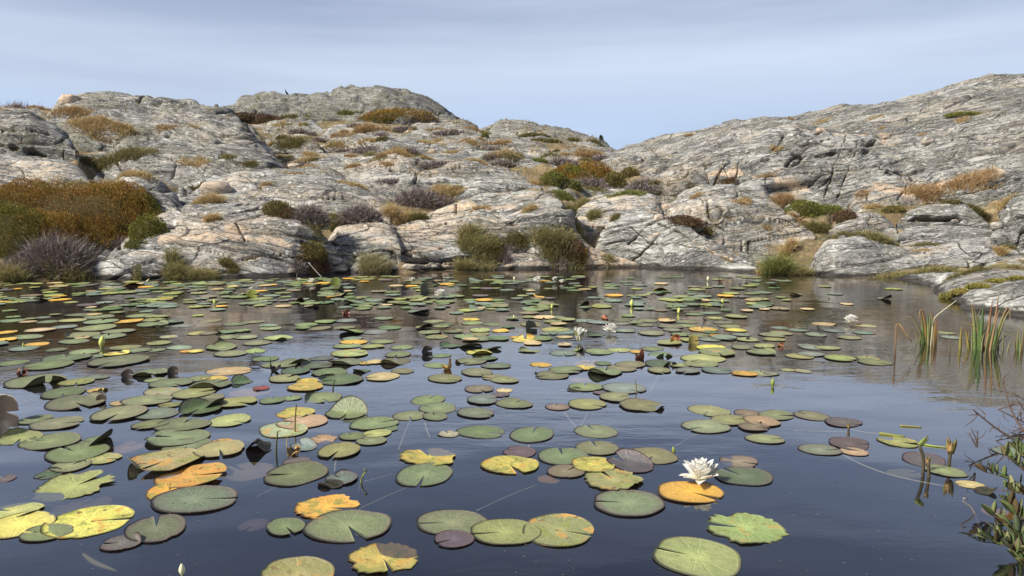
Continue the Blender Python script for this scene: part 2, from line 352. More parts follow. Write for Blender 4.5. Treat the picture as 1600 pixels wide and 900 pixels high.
# ------------------------------------------------------------------ rock masses: a front line on the ground, a crest, a back that falls away behind it
BV, BF, _bo = [], [], [0]                # everything that plants can stand on
def register(v, f):
    BV.append(np.asarray(v)); q = np.asarray(f) + _bo[0]
    BF.append(np.concatenate([q[:, [0, 1, 2]], q[:, [0, 2, 3]]]) if q.shape[1] == 4 else q); _bo[0] += len(v)
def roughen(p0, nrm, amp, joints=1.0, fs=1.0):
    """push a rock surface in and out: swells, ledges along the foliation, open joints"""
    p = p0 / fs
    w = np.stack([perlin(p * .8 + 5), perlin(p * .8 + 31), perlin(p * .8 + 77)], 1)
    q = p + .45 * w
    d = .55 * fbm(q * 1.1, 3) * amp
    zz = q[:, 2] + .22 * q[:, 1] - .8 / fs * np.log(np.cosh((q[:, 0] * fs + 1) * .25))          # beds follow the folded foliation
    led = perlin(np.stack([q[:, 0] * .55, q[:, 1] * .55, zz * 3.6], 1))
    d += .36 * amp * (np.abs(led) ** .6) * np.sign(led)
    led2 = perlin(np.stack([q[:, 0] * 1.5 + 9, q[:, 1] * 1.5, zz * 10.0], 1))
    d += .10 * amp * (np.abs(led2) ** .7) * np.sign(led2)
    d += .05 * amp * fbm(q * 5.0, 3, .55)
    bs = zz * 2.1 + .55 * perlin(np.stack([q[:, 0] * .5, q[:, 1] * .5, zz * .5 + 44], 1)); fr_ = bs - np.floor(bs)
    bl = np.floor(bs); gate = sstep(-.12, .22, perlin(np.stack([q[:, 0] * .45, q[:, 1] * .45, bl * 3.7 + 10], 1)))
    d += amp * gate * (.55 * fr_ ** .7 * (1 - sstep(.84, 1, fr_)) - .25)                       # each bed bulges over the joint beneath it
    bj = (1 - sstep(.0, .10, np.minimum(fr_ + .03, 1 - fr_))) * gate
    j1 = np.abs(perlin(np.stack([q[:, 0] * .45 + 40, q[:, 1] * .5, zz * 1.9], 1)))
    j2 = np.abs(perlin(np.stack([q[:, 0] * 1.6 - zz * .7 + 3, q[:, 1] * 1.1, zz * .9 + 12], 1)))
    m1 = sstep(-.15, .25, perlin(p * .7 + 60)); m2 = sstep(.0, .35, perlin(p * .9 + 90))
    c1 = (1 - sstep(.0, .042, j1)) * m1; c2 = (1 - sstep(.0, .036, j2)) * m2
    crack = np.maximum(np.maximum(c1, c2 * .9), bj * .8) * joints
    d -= crack * (.05 + .22 * amp)
    return p0 + nrm * (d * fs)[:, None], crack
CTRL = []                                # (x, y, z) that hold the ground up under the rocks
def loft(name, label, crest, base, k=.85, back=2.0, drop=1.0, amp=.12, tint=(.35, .35, .3), water=False, kind=None, cat="rock", joints=1.0, taper=6, sub=1.0, fs=1.0, fiss=(), seams=(), veins=()):
    def line(L, wat=False):
        out = []
        for q in L:
            out.append(W(q[0], q[1], -.04) if (wat and len(q) == 2) else P(*q))
        return np.array(out)
    cr_, ba_ = line(crest), line(base, water)
    wpx = max(abs(crest[-1][0] - crest[0][0]), 30); wpx = min(wpx, 900)
    hpx = max(abs(np.mean([q[1] for q in crest]) - np.mean([q[1] for q in base])), 20)
    n = int(np.clip(wpx * .72 * sub, 30, 560)); mf = int(np.clip(hpx * 1.15 * sub, 18, 150)); mb = max(10, mf // 4)
    C, B = curve(cr_, n), curve(ba_, n)
    u = np.linspace(0, 1, n); e = (1 - np.abs(2 * u - 1) ** taper)[:, None] ** .5
    h0 = np.maximum(C[:, 2] - B[:, 2], 0); need = B[:, 1] + .45 * h0 + .03            # a rock never leans out over its own foot
    cam0 = np.array([0, 0, CAMH]); C = cam0 + (C - cam0) * np.maximum(1, need / C[:, 1])[:, None]
    C = B + (C - B) * np.maximum(e, .02)
    rows = [B + np.array([0, -.02, -.6]), B + np.array([0, -.0, -.2])]
    th = np.linspace(0, 1, mf)
    for t in th:
        a = t * math.pi / 2
        h = k * (1 - math.cos(a)) + (1 - k) * t; v = k * math.sin(a) + (1 - k) * t
        q = B + (C - B) * h; q[:, 2] = B[:, 2] + (C[:, 2] - B[:, 2]) * v
        rows.append(q)
    ht = np.maximum(C[:, 2] - B[:, 2], .05)
    bk = np.minimum(back, ht * 3 + .3); dr = np.minimum(drop, ht + .3)
    for t in np.linspace(0, 1, mb)[1:]:
        a = t * math.pi / 2
        q = C.copy(); dirv = C[:, :2] / np.linalg.norm(C[:, :2], axis=1)[:, None]
        q[:, :2] += dirv * (bk * math.sin(a))[:, None]; q[:, 2] -= dr * (1 - math.cos(a))
        rows.append(q)
    V = np.stack(rows, 1).reshape(-1, 3); m = len(rows)
    G = V.reshape(n, m, 3)
    du = np.gradient(G, axis=0); dv = np.gradient(G, axis=1); nr = np.cross(du, dv).reshape(-1, 3)
    nr /= np.linalg.norm(nr, axis=1)[:, None] + 1e-9
    am = amp * np.clip(np.repeat(ht, m) / .5, .25, 1)
    V2, crack = roughen(V, nr, am, joints, fs)
    f = grid_faces(n, m)
    seam, vein = np.zeros_like(crack), np.ones_like(crack)
    if fiss or seams or veins:
        dz = V[:, 1] * CP - (V[:, 2] - CAMH) * SP; qx = 800 + F * V[:, 0] / dz; qy = 450 - F * (V[:, 1] * SP + (V[:, 2] - CAMH) * CP) / dz
        front = np.tile(np.arange(m) < mf + 2, n)
        wig = 5 * perlin(V * 1.9) + 3.5 * perlin(V * 6.5); wmod = np.clip(.75 + 1.1 * perlin(V * 4.3 + 7), .15, 1.6)
        def near_line(pts, wpx):
            pts = np.array(L(pts)); b = np.full(len(V), 1e9)
            for a0, b0 in zip(pts[:-1], pts[1:]):
                dd = b0 - a0; t_ = np.clip(((qx - a0[0]) * dd[0] + (qy - a0[1]) * dd[1]) / (dd @ dd), 0, 1)
                b = np.minimum(b, np.hypot(qx - a0[0] - t_ * dd[0] + wig * .5, qy - a0[1] - t_ * dd[1] + wig * .5))
            return (1 - sstep(.35, 1, b / (wpx * wmod))) * front
        for pts, wpx, dep in fiss:
            g = near_line(pts, wpx); V2 = V2 - nr * (g * dep)[:, None]; crack = np.maximum(crack, g)
        for pts, wpx in seams: seam = np.maximum(seam, near_line(pts, wpx))
        for pts, wpx in veins: vein = np.minimum(vein, 1 - near_line(pts, wpx))
    cols = np.stack([crack, np.zeros_like(crack), seam, vein], 1)
    register(V2, f)
    org = B.mean(0); org[2] = B[:, 2].min()
    o = put(name, V2, [f], [M_ROCK], org, cols=cols, color=(*tint, 1), label=label, cat=None if kind else cat, kind=kind)
    for i in np.linspace(0, n - 1, max(4, n // 45)).astype(int):
        CTRL.append(B[i] - [0, 0, .04]); CTRL.append(np.array([(B[i, 0] + C[i, 0]) / 2, (B[i, 1] + C[i, 1]) / 2, B[i, 2] + .05 * ht[i]]) - [0, 0, .15])
        q = rows[-1][i]; CTRL.append(np.array([C[i, 0], C[i, 1], B[i, 2] + .32 * ht[i] - .08]))
    return o
def Yl(pts, Y):      # give a polyline its distances, linear along the picture's width
    if isinstance(Y, (int, float)): Y = (Y, Y)
    x = [p[0] for p in pts]; return [(p[0], p[1], float(np.interp(p[0], np.linspace(x[0], x[-1], len(Y)), Y))) for p in pts]
def L(s):            # "px,py px,py"
    return [tuple(float(v) for v in q.split(',')) for q in s.split()]

PALE, MID, DARKR, PINK, OLV = (.30, .15, .10), (.30, .35, .25), (.15, .75, .25), (.8, .2, .1), (.2, .4, .8)
# hills
loft("hill", None, Yl(L("320,186 365,165 400,153 450,151.5 500,152 545,142 572,140 600,138 622,141 645,148 680,168 725,192 748,206"), (56, 60, 56)), Yl(L("320,196 400,192 500,188 600,190 700,203 748,208"), (47, 49, 46)), .6, 8, 4, .25, (.12, .75, .9), kind="structure", joints=.8, fs=3.2)
loft("hill", None, Yl(L("725,214 770,197 800,193 850,204 900,213 935,224 962,233"), (44, 40)), Yl(L("725,218 800,220 900,230 962,236"), (36, 30)), .6, 6, 2, .14, (.15, .5, .6), kind="structure", joints=.6, fs=2.4)
loft("hill", None, Yl(L("930,238 980,226 1020,217 1080,206 1150,192 1190,186 1260,182 1330,165 1410,154 1460,141 1520,127 1600,117 1750,104 1950,90"), (29, 22, 19.5, 18.5, 18)), Yl(L("930,268 1000,285 1060,285 1130,290 1200,300 1300,314 1400,314 1500,306 1600,298 1750,296 1950,300"), (19, 14.5, 13.4, 12.8, 12.4, 12)), .5, 7, 1.6, .13, (.25, .62, .22), kind="structure", joints=.5, fs=1.5)
loft("hill", None, Yl(L("60,190 90,166 130,156 170,154 230,157 270,160 310,167 345,172 375,186 405,210 430,240 450,262"), (25, 25, 22, 19)), Yl(L("60,215 160,246 220,262 300,272 400,266 450,264"), (18, 17.5)), .8, 6, 2, .19, (.25, .5, .6), kind="structure", fs=1.5)
# the crag on the lower face of the right hill
loft("rock_crag", "long grey crag with two upright black fissures on the lower face of the right hill", Yl(L("1010,268 1060,245 1120,222 1165,205 1200,194 1245,191 1290,203 1350,208 1400,214 1470,221 1560,214 1680,206 1900,190"), (15.5, 15.3, 15, 14.6)), Yl(L("1010,290 1060,290 1130,295 1200,306 1300,318 1400,318 1500,308 1600,303 1900,310"), (13.8, 13.2, 12.7, 12.2)), .6, 2.2, .5, .17, (.45, .5, .15), fiss=(("1287,310 1297,284 1304,262 1309,250 1316,230 1327,198", 1.9, .06), ("1308,310 1316,294 1321,280 1331,252 1339,226", 1.8, .055), ("1215,240 1275,245 1340,237 1392,222", 3.2, .12), ("1355,268 1425,264 1507,257 1556,254", 3, .12), ("1285,220 1355,222 1372,216", 3.2, .12), ("1278,205 1352,206", 2.6, .1), ("1410,222 1490,225 1540,222", 3, .12), ("1060,262 1130,252 1200,250", 2.6, .1), ("1440,282 1500,276 1580,280", 2, .1)), seams=(("1370,295 1420,300 1480,285 1560,270", 14), ("1480,232 1540,240 1590,235", 12), ("1215,285 1260,290", 8), ("1280,203 1350,207", 5), ("1380,215 1390,225", 7), ("1110,272 1150,266 1180,275", 8)), sub=1.25)
loft("rock_boulder", "dark grey domed rock at the left edge below the skyline", Yl(L("-260,150 -100,165 0,171 40,171 75,185 105,206 122,232"), (17, 16.5)), Yl(L("-260,260 0,246 60,247 100,238 122,234"), (15, 15.2)), .85, 3, 1.5, .16, (.12, .6, .55), fiss=(("-40,232 0,226 40,236 72,244", 5, .2), ("0,200 40,205 90,215", 2.6, .08), ("30,225 70,222 110,216", 2.6, .08)))
loft("rock_ledge", "pale broken ledge under the dark rock at the left edge", Yl(L("-150,238 0,243 60,246 110,252 140,268"), (14.6, 14.4)), Yl(L("-150,300 0,292 140,285"), (12.6, 12.6)), .8, 1.5, .6, .12, (.6, .3, .2))
loft("rock_outcrop", "grey rock swelling out of the gully right of the left hill", Yl(L("140,262 180,240 230,226 290,222 350,224 410,236 445,254"), (17.6, 17.2)), Yl(L("140,282 220,282 320,292 400,285 445,268"), (15.2, 15.4)), .85, 2, .9, .16, (.2, .5, .4))
# small outcrops that break the slope in the middle
for lab, pts, y0, y1, hh in [
    ("low grey outcrop highest on the middle slope, under the centre hill", "410,200 430,190 460,187 490,189 505,198", 38, 36, 6),
    ("pale outcrop on the middle slope right of the brown heath", "500,212 520,200 550,196 590,199 610,210", 34, 32, 7),
    ("flat grey outcrop on the upper middle slope, under the right end of the centre hill", "620,206 650,195 700,196 750,205 775,214", 37, 34, 6),
    ("long grey outcrop across the middle slope between straw grass strips", "490,232 530,218 580,212 640,216 690,224 705,232", 26.5, 25, 8),
    ("grey outcrop right of centre on the middle slope", "690,226 730,214 780,213 830,219 860,230", 27, 25, 8),
    ("grey outcrop on the middle slope beside the left hill", "395,226 420,216 455,214 490,221 505,232", 26, 24.5, 8),
    ("pale low outcrop just above the large central rock swell", "690,250 730,238 790,236 840,246 870,256", 20.5, 19, 9),
    ("narrow pale outcrop lying below the straw grass on the middle slope", "440,262 470,250 520,244 570,244 600,252", 20, 18.6, 8),
    ("flat pale outcrop in the saddle left of the right hill", "840,246 880,236 930,234 975,240 1000,250", 26, 23, 10),
    ("grey ridge climbing from the saddle towards the right hill", "930,262 960,248 1000,243 1050,243 1085,252", 18.5, 16.5, 20)]:
    q = L(pts); loft("rock_outcrop", lab, Yl(q, (y0, y0 * .98)), Yl([(x, max(a for _, a in q) + hh * (.6 if i in (0, len(q) - 1) else 1)) for i, (x, a) in enumerate(q)], (y1, y1 * .98)), .8, 2, .7, .16, (.35 + .2 * (y0 % 1), .4, .3), sub=1.3)
loft("rock_mass", "large pale grey rock swell across the middle of the slope", Yl(L("425,280 500,262 545,251 580,241 615,238 650,238 720,244 780,256 815,268 845,284"), (17, 16.6)), Yl(L("425,305 520,316 600,318 720,306 845,294"), (13.6, 13.6)), .65, 2.5, .8, .14, (.38, .22, .15), fiss=(("480,300 540,290 600,296 640,300", 2.6, .1), ("560,262 640,268 720,262 800,275", 2.6, .1), ("650,288 720,280 800,288", 2.6, .1)), seams=(("520,290 560,294", 6), ("640,262 680,268", 6)))
loft("rock_mass", "broad grey rock sheet behind the left shore whaleback", Yl(L("262,302 300,282 360,272 430,262 500,262 545,276 590,297 618,316"), (15.4, 15)), Yl(L("262,322 350,336 430,342 520,352 618,338"), (12.4, 12.3)), .65, 2, .7, .14, (.42, .3, .15))
loft("rock_boulder", "small pale lichen-white rock right of the large heather mound", Yl(L("172,292 190,273 215,269 245,280 268,298 292,326"), (12.4, 12.2)), Yl(L("172,310 230,328 292,332"), (11.6, 11.5)), .9, 1, .7, .10, (.1, .1, .1))
loft("rock_whaleback", "smooth grey whaleback rock on the left shore beside the heather", Yl(L("118,428 150,394 190,370 235,342 262,329 300,320 360,317 410,325 450,340 490,356 520,378 540,400 556,427"), (10.3, 11.6, 11.4, 10.2)), L("118,440 200,440 300,439 400,437 470,434 556,430"), .72, 1.6, .8, .12, (.42, .15, .1), water=True, fiss=(("370,352 380,370 384,380", 3, .07), ("440,400 480,408 530,412", 4, .12), ("380,405 430,398 470,402", 3, .08), ("240,424 300,428 360,425", 2.6, .05), ("470,380 500,395 520,420", 4, .10)), seams=(("250,376 300,371 345,372 400,378", 8), ("400,378 450,384 470,392", 7), ("355,356 390,360", 5), ("410,372 440,378", 7)))
loft("rock_hump", "small round rock knob beside the bright straw grass tuft", Yl(L("508,372 530,350 560,345 600,345 626,358"), (12, 11.9)), Yl(L("508,388 560,402 626,390"), (11.1, 11.1)), .9, .8, .5, .07, (.6, .2, .1))
loft("rock_slab", "long grey shore slab sloping down to the pond in the centre", Yl(L("536,408 560,378 600,358 650,338 700,318 760,303 830,296 870,304 900,322 925,352"), (11.4, 12.6, 12.8, 12)), L("536,431 600,430 700,426 800,425 850,424 925,421"), .62, 1.6, .7, .12, (.5, .2, .12), water=True, fiss=(("560,378 600,392 640,400", 3, .09), ("600,412 660,408 720,404 780,400", 4, .14), ("590,398 650,392 700,386", 2.6, .07), ("640,345 700,352 760,345 820,350", 2.6, .08), ("560,425 600,424 650,425", 3, .08)), seams=(("595,399 640,394 690,386", 6), ("570,360 600,366", 7), ("620,358 650,354", 5), ("700,318 760,324 800,322", 6), ("660,412 700,414", 6)))
loft("rock_slab", "pinkish wedge of rock running down into the water right of the sedge", Yl(L("838,356 870,355 900,370 940,392 980,405 1028,418"), (11.9, 11.1)), L("838,424 900,423 960,422 1028,421"), .8, .5, .5, .06, (1., .08, .05), water=True, seams=(("838,385 900,395 960,410 1028,418", 34), ("850,362 900,380", 16)))
loft("rock_slab", "long dark-sided slab behind the shore dome, sloping right to the water", Yl(L("1025,356 1060,347 1100,356 1150,377 1200,407 1222,427"), (13.3, 12.2)), Yl(L("1025,364 1100,378 1150,402 1222,429"), (12.7, 11.3)), .8, 1, .6, .08, (.5, .25, .12))
loft("rock_dome", "smooth grey dome of rock dipping into the pond right of centre", Yl(L("918,392 940,352 970,332 1000,329 1030,342 1080,356 1130,383 1170,403 1206,426"), (11.8, 12, 11.2)), L("918,421.5 1000,421 1060,424 1120,426.5 1206,431.5"), .75, 1, .8, .07, (.25, .25, .25), water=True, joints=.7, fiss=(("984,382 1000,366 1012,353 1030,347", 2, .04), ("990,408 1014,384 1036,364", 2, .04), ("1030,352 1070,366 1110,392 1150,410", 2.6, .05)), seams=(("1015,372 1030,366", 4), ("1085,375 1110,392 1140,404", 4)))
loft("rock_outcrop", "broken pinkish outcrop above the shore dome", Yl(L("885,340 915,312 960,302 1000,301 1025,309 1046,330"), (13.6, 13.4)), Yl(L("885,350 960,356 1046,350"), (12.5, 12.3)), .85, 1, .5, .12, (.8, .2, .1))
loft("rock_outcrop", "wide pale outcrop below the foot of the right hill", Yl(L("1034,330 1055,303 1100,287 1150,288 1190,293 1215,304 1250,320 1274,345"), (14, 13.2)), Yl(L("1034,352 1120,366 1200,382 1274,372"), (12.2, 11.8)), .75, 1.2, .6, .12, (.45, .35, .12))
loft("rock_slab", "smooth grey shore rock right of the tall green sedge", Yl(L("1258,412 1275,390 1300,371 1330,364 1370,376 1430,394 1482,415"), (11, 11.2, 10.6)), L("1258,433 1310,436 1370,437 1420,436 1482,434"), .78, 1, .7, .06, (.15, .3, .15), water=True, joints=.6)
loft("rock_slab", "low grey slab above the right shore grass", Yl(L("1370,395 1420,376 1480,370 1540,370 1620,374 1720,372"), (11.6, 11.4)), Yl(L("1370,404 1450,418 1540,420 1620,414 1720,408"), (10.6, 10.4)), .8, 1, .5, .10, (.45, .4, .1))
loft("rock_slab", "flat dark slab under the overhanging boulder on the right", Yl(L("1385,368 1420,354 1480,351 1560,356 1660,362"), (12.2, 12)), Yl(L("1385,376 1500,380 1660,386"), (11.6, 11.4)), .9, 1, .5, .08, (.2, .5, .1))
loft("rock_boulder", "long rounded boulder with a black overhang below it on the right slope", Yl(L("1400,348 1425,326 1470,317 1510,319 1530,331 1548,347"), (12.6, 12.5)), Yl(L("1400,350 1470,350 1548,353"), (12.25, 12.2)), 1, .9, .5, .07, (.15, .4, .2), joints=.4, fiss=(("1405,343 1450,341 1500,346 1530,350", 5, .14),))
loft("rock_boulder", "small pinkish rock behind the long rounded boulder on the right slope", Yl(L("1465,322 1490,307 1520,305 1550,315 1570,330"), (13.3, 13.2)), Yl(L("1465,336 1520,338 1570,340"), (12.9, 12.8)), .9, .8, .5, .08, (.7, .2, .1))
loft("rock_boulder", "dark grey rock at the right edge below the hill", Yl(L("1548,348 1575,312 1600,299 1700,275 1850,262"), (11.8, 11.4)), Yl(L("1548,372 1600,382 1850,392"), (10.9, 10.6)), .9, 1.4, .8, .14, (.08, .7, .2))
loft("rock_outcrop", "low rock under the dark green heather cushion on the right slope", Yl(L("1295,352 1330,337 1370,334 1402,350"), (12.5, 12.4)), Yl(L("1295,362 1350,366 1402,362"), (12, 11.9)), .9, .7, .4, .08, (.4, .4, .1))
loft("rock_slab", "thin dark-edged slab at the waterline with a white vein on the right shore", Yl(L("1355,440 1400,431.5 1440,427 1478,427 1500,434"), (10.4, 9.6)), L("1355,440.5 1420,444 1460,455 1500,462"), .8, .6, .3, .04, (.15, .35, .1), water=True, joints=.5, veins=(("1478,428 1462,442 1448,457", 4),))
loft("rock_dome", "grey shore dome on the right behind the moss strip", Yl(L("1440,464 1470,443 1500,432 1540,422 1590,424 1720,432"), (8.9, 9.1, 8.6)), L("1440,464 1480,473 1520,483 1600,494 1720,508"), .85, 1, .6, .06, (.12, .4, .12), water=True, joints=.6)
loft("rock_dome", "nearest grey shore dome at the right edge behind the iris leaves", Yl(L("1486,487 1520,461 1560,446 1600,438 1740,428"), (7.2, 7.5)), L("1486,487 1540,493 1600,503 1740,522"), .85, 1, .5, .05, (.18, .4, .12), water=True, joints=.6)
# two stones and a pale boulder on the skyline
for lab, px, py, w, h, Yd, tt in [("small dark stone on the skyline left of the centre hill", 338, 170, 9, 7, 26, (0, 1, 0)), ("small pale stone beside the dark one on the skyline", 349, 171, 9, 5, 26, (.6, 0, 0))]:
    loft("skyline_stone" if w < 20 else "rock_boulder", lab, Yl([(px - w / 2, py), (px - w * .36, py - h * .75), (px - w * .1, py - h), (px + w * .22, py - h * .9), (px + w * .42, py - h * .5), (px + w / 2, py)], Yd), Yl([(px - w / 2, py + 2), (px, py + 4), (px + w / 2, py + 2)], Yd - .5), 1, .5, .5, .05, tt, cat="stone" if w < 20 else "rock", joints=0, sub=2)

# ------------------------------------------------------------------ ground: one sheet that holds the rocks, dips into the pond and runs on to the horizon
for px in (400, 480, 560, 640, 720, 800, 870):
    for py, Y in ((290, 14.2), (262, 18), (245, 21), (232, 25), (222, 29), (212, 34), (203, 39), (197, 44)):
        if px > 800 and py < 212: continue
        CTRL.append(P(px, py + 1.5, Y))
for q in [(950, 280, 14.5), (950, 258, 20), (950, 240, 25), (950, 231, 31), (850, 250, 19), (1000, 236, 26), (60, 172, 26), (20, 166, 27), (-120, 160, 27), (130, 215, 19), (170, 235, 18), (180, 262, 15.5), (260, 272, 15), (120, 300, 12), (60, 330, 11), (230, 335, 11.6), (100, 400, 10.2), (0, 400, 10.2), (-150, 400, 10.4), (760, 290, 13.6),
          (1290, 330, 12.3), (1240, 320, 12.8), (1560, 300, 12.6), (1450, 305, 12.9), (1400, 330, 12.6), (1340, 350, 12.), (1240, 380, 11.6), (1500, 415, 10.3), (1420, 420, 10.6), (1580, 405, 10.4), (1500, 440, 9.5), (900, 300, 13.6), (860, 330, 12.6), (1010, 300, 13.9)]:
    CTRL.append(P(*q))
shore_px = L("-500,452 -300,447 -100,444 0,443 120,441 200,440 300,439 400,437 470,434 556,430 700,426 830,424.5 925,421 1010,419.5 1100,425 1206,431.5 1260,433 1310,436 1370,437.5 1420,444 1460,456 1486,487 1540,494 1600,504 1720,522 1900,560 2050,640 1950,730 1800,800 1720,900")
shore = [W(x, y)[:2] for x, y in shore_px]
near = [np.array([1.45, 1.55]), np.array([1.15, 1.15]), np.array([.6, .85]), np.array([-.6, .8]), np.array([-1.8, 1.0]), np.array([-4.2, 2.6]), np.array([-7.0, 5.5])]
SH = np.array(shore + near)
for q in shore: CTRL.append(np.array([q[0], q[1], -.03]))
for q in near: CTRL.append(np.array([q[0], q[1], -.03]))
for a in range(-180, 180, 20):
    for r, z in ((80, 2.5), (140, 1.5), (600, -1.0)): CTRL.append(np.array([r * math.sin(R(a)), r * math.cos(R(a)), z]))
    if abs(a) > 70:
        for r, z in ((2.2, .15), (6, .6), (15, 1.0)): CTRL.append(np.array([r * math.sin(R(a)), r * math.cos(R(a)), z]))
for q in [(9, 20, 2.0), (20, 26, 2.6), (22, 18, 3), (16, 12, 2.2), (11, 9, 1.0), (7, 6, .5), (4.2, 4.2, .25), (-18, 20, 2.5), (-14, 14, 1.6), (-10, 10, .5), (-12, 6, .4), (0, 70, 4), (-14, 74, 4), (14, 60, 3), (12, 40, 2.6)]: CTRL.append(np.array(q, float))

def polar(p): return np.stack([np.arctan2(p[:, 0], p[:, 1]) * 1.3, np.log(np.hypot(p[:, 0], p[:, 1]) + .2)], 1)
CT = np.array(CTRL); cu = polar(CT)
D = np.linalg.norm(cu[:, None] - cu[None], axis=2)
wts = np.linalg.solve(D - .012 * np.eye(len(D)) * 1.0, CT[:, 2] - CT[:, 2].mean())
def pond_dist(xy):
    """signed distance to the shoreline, positive over the water"""
    a = SH; b = np.roll(SH, -1, 0); best = np.full(len(xy), 1e9); ins = np.zeros(len(xy), bool)
    for p0, p1 in zip(a, b):
        d = p1 - p0; t = np.clip(((xy - p0) @ d) / (d @ d), 0, 1)
        best = np.minimum(best, np.linalg.norm(xy - p0 - t[:, None] * d, axis=1))
        c = ((p0[1] > xy[:, 1]) != (p1[1] > xy[:, 1])); xi = p0[0] + (xy[:, 1] - p0[1]) / (p1[1] - p0[1] + 1e-12) * d[0]
        ins ^= c & (xy[:, 0] < xi)
    return np.where(ins, best, -best)
az = np.concatenate([np.linspace(-180, -44, 50)[:-1], np.linspace(-44, 44, 600), np.linspace(44, 180, 50)[1:]])
rr = np.concatenate([np.geomspace(.25, 7, 60)[:-1], np.geomspace(7, 60, 330), np.geomspace(60, 900, 30)[1:]])
A, Q = np.meshgrid(np.radians(az), rr, indexing='ij')
GV = np.stack([np.sin(A) * Q, np.cos(A) * Q, 0 * Q], -1).reshape(-1, 3)
gu = polar(GV); gz = np.empty(len(GV))
for s in range(0, len(GV), 20000):
    gz[s:s + 20000] = np.linalg.norm(gu[s:s + 20000, None] - cu[None], axis=2) @ wts
gz += CT[:, 2].mean()
pd = pond_dist(GV[:, :2])
tmp = GV.copy(); tmp[:, 2] = gz
up = np.tile([0., 0, 1], (len(GV), 1))
am = np.clip(-pd, 0, 1.2) / 1.2 * .13 * np.clip(1.3 - np.hypot(GV[:, 0], GV[:, 1]) / 120, .2, 1)
tmp, gcrack = roughen(tmp, up, am, .6)
tmp[:, 2] = np.where(pd > 0, np.minimum(tmp[:, 2], -.03) - np.clip(pd, 0, 1.4) * 1.1, np.maximum(tmp[:, 2] - .10 * np.exp(pd / .5), -.05 + np.clip(-pd - .3, 0, .6) * .25))
gf = grid_faces(len(az), len(rr))[:, ::-1]
soil = sstep(-.2, .5, perlin(tmp * .5 + 8)) + .4
put("ground", tmp, [gf], [M_GROUND], cols=np.stack([gcrack * (pd < 0), soil, 0 * soil], 1), color=(.4, .35, .3, 1), kind="structure")
register(tmp, gf)
# water sheet: the pond outline, a little wider than the shore so that it runs in under the banks
cen = SH.mean(0); ring = SH + (SH - cen) / np.linalg.norm(SH - cen, axis=1)[:, None] * .35
ws = np.concatenate([[cen], ring]); wv = np.concatenate([ws, np.zeros((len(ws), 1))], 1); k = len(ring)
wo_ = put("water", wv, [np.stack([np.zeros(k, int), 1 + np.arange(k), 1 + (np.arange(k) + 1) % k], 1)], [M_WATER], kind="structure")
if wo_.data.polygons[0].normal.z < 0: wo_.data.flip_normals()
BVH = BVHTree.FromPolygons([tuple(v) for v in np.concatenate(BV).tolist()], np.concatenate(BF).tolist())
def hit(px, py):
    """the surface that is seen at this pixel"""
    d = Vector(ray(px, py)).normalized(); h = BVH.ray_cast(Vector((0, 0, CAMH)), d)
    if h[0] is None: return None
    return np.array(h[0])
def ground_at(x, y, top=14.0):
    h = BVH.ray_cast(Vector((x, y, top)), Vector((0, 0, -1)))
    return None if h[0] is None else h[0].z

def stone(px, py, w, h, label, tint, name="stone"):
    q = hit(px, py); 
    if q is None: return
    sc_ = depth(q) / F; a, b, c = w * sc_ / 2, w * sc_ * .38, h * sc_ * .62
    n, m = 22, 13; th = np.arange(n) * 2 * np.pi / n; ph = np.linspace(-1.5, 1.5, m)
    u = np.stack([np.outer(np.cos(ph), np.cos(th)), np.outer(np.cos(ph), np.sin(th)), np.outer(np.sin(ph), np.ones(n))], -1).reshape(-1, 3)
    u = np.sign(u) * np.abs(u) ** .8
    k = 1 + .22 * perlin(u * 1.3 + q) + .08 * perlin(u * 3.5 + q * 2)
    v = q + np.array([0, b * .6, c * .45]) + u * k[:, None] * np.array([a, b, c])
    put(name, v, [grid_faces(m, n, True), np.arange(n)[::-1][None], ((m - 1) * n + np.arange(n))[None]], [M_ROCK], q, cols=np.tile([0., 0, tint[0] * .8, 1], (len(v), 1)), color=(*tint, 1), label=label, cat="stone", group="loose stones")
for a in [(1043, 328, 18, 11, "pale pink stone wedged between the outcrops above the shore dome", (.9, .1, 0)), (1062, 340, 14, 9, "small grey stone in the brown heath above the shore dome", (.1, .3, .1)), (1030, 343, 15, 9, "tan stone at the top of the shore dome", (.9, .1, 0)), (1100, 348, 12, 7, "small rough stone above the dark slab behind the shore dome", (.5, .3, 0)), (985, 292, 24, 7, "flat pale stone in front of the orange heather mound", (.8, 0, 0)),
          (1075, 333, 11, 8, "small pinkish stone right of the pale pink one between the outcrops", (.8, .1, 0)), (1385, 216, 18, 10, "pale boulder on the upper edge of the right crag", (.7, .1, 0)), (1452, 224, 20, 11, "pale quartz block caught on the crag of the right hill", (.4, 0, 0)), (1493, 348, 12, 6, "small stone under the overhang of the long rounded boulder", (.3, .3, 0)), (1560, 358, 18, 12, "round grey stone right of the long rounded boulder", (.2, .3, 0)),
          (676, 196, 12, 5, "small pale stone on the upper middle slope", (.7, 0, 0)), (675, 238, 12, 6, "small pale stone on top of the large rock swell", (.8, 0, 0)), (460, 262, 22, 8, "flat pinkish stone beside the left hill's foot", (.9, 0, 0)), (795, 420, 14, 8, "pale wet stone at the waterline beside the sedge tussock", (.6, 0, 0)), (335, 302, 44, 22, "pale pinkish round stone behind the lone straw tuft", (.9, .05, .1)), (455, 426, 18, 10, "angular stone at the waterline below the cleft heather", (.4, .4, 0)), (530, 424, 22, 10, "flat stone at the waterline right of the cleft heather", (.5, .3, 0)), (640, 421, 26, 9, "pale angular stone at the foot of the centre slab", (.6, .2, 0)), (680, 419, 20, 9, "grey angular stone at the foot of the centre slab", (.2, .4, 0))]:
    stone(*a)

def skyline(px, py0, py1=100):
    """the highest point of the land at this picture column"""
    last = None
    for py in np.arange(py0, py1, -.5):
        q = hit(px, py)
        if q is None: break
        last = q
    return last

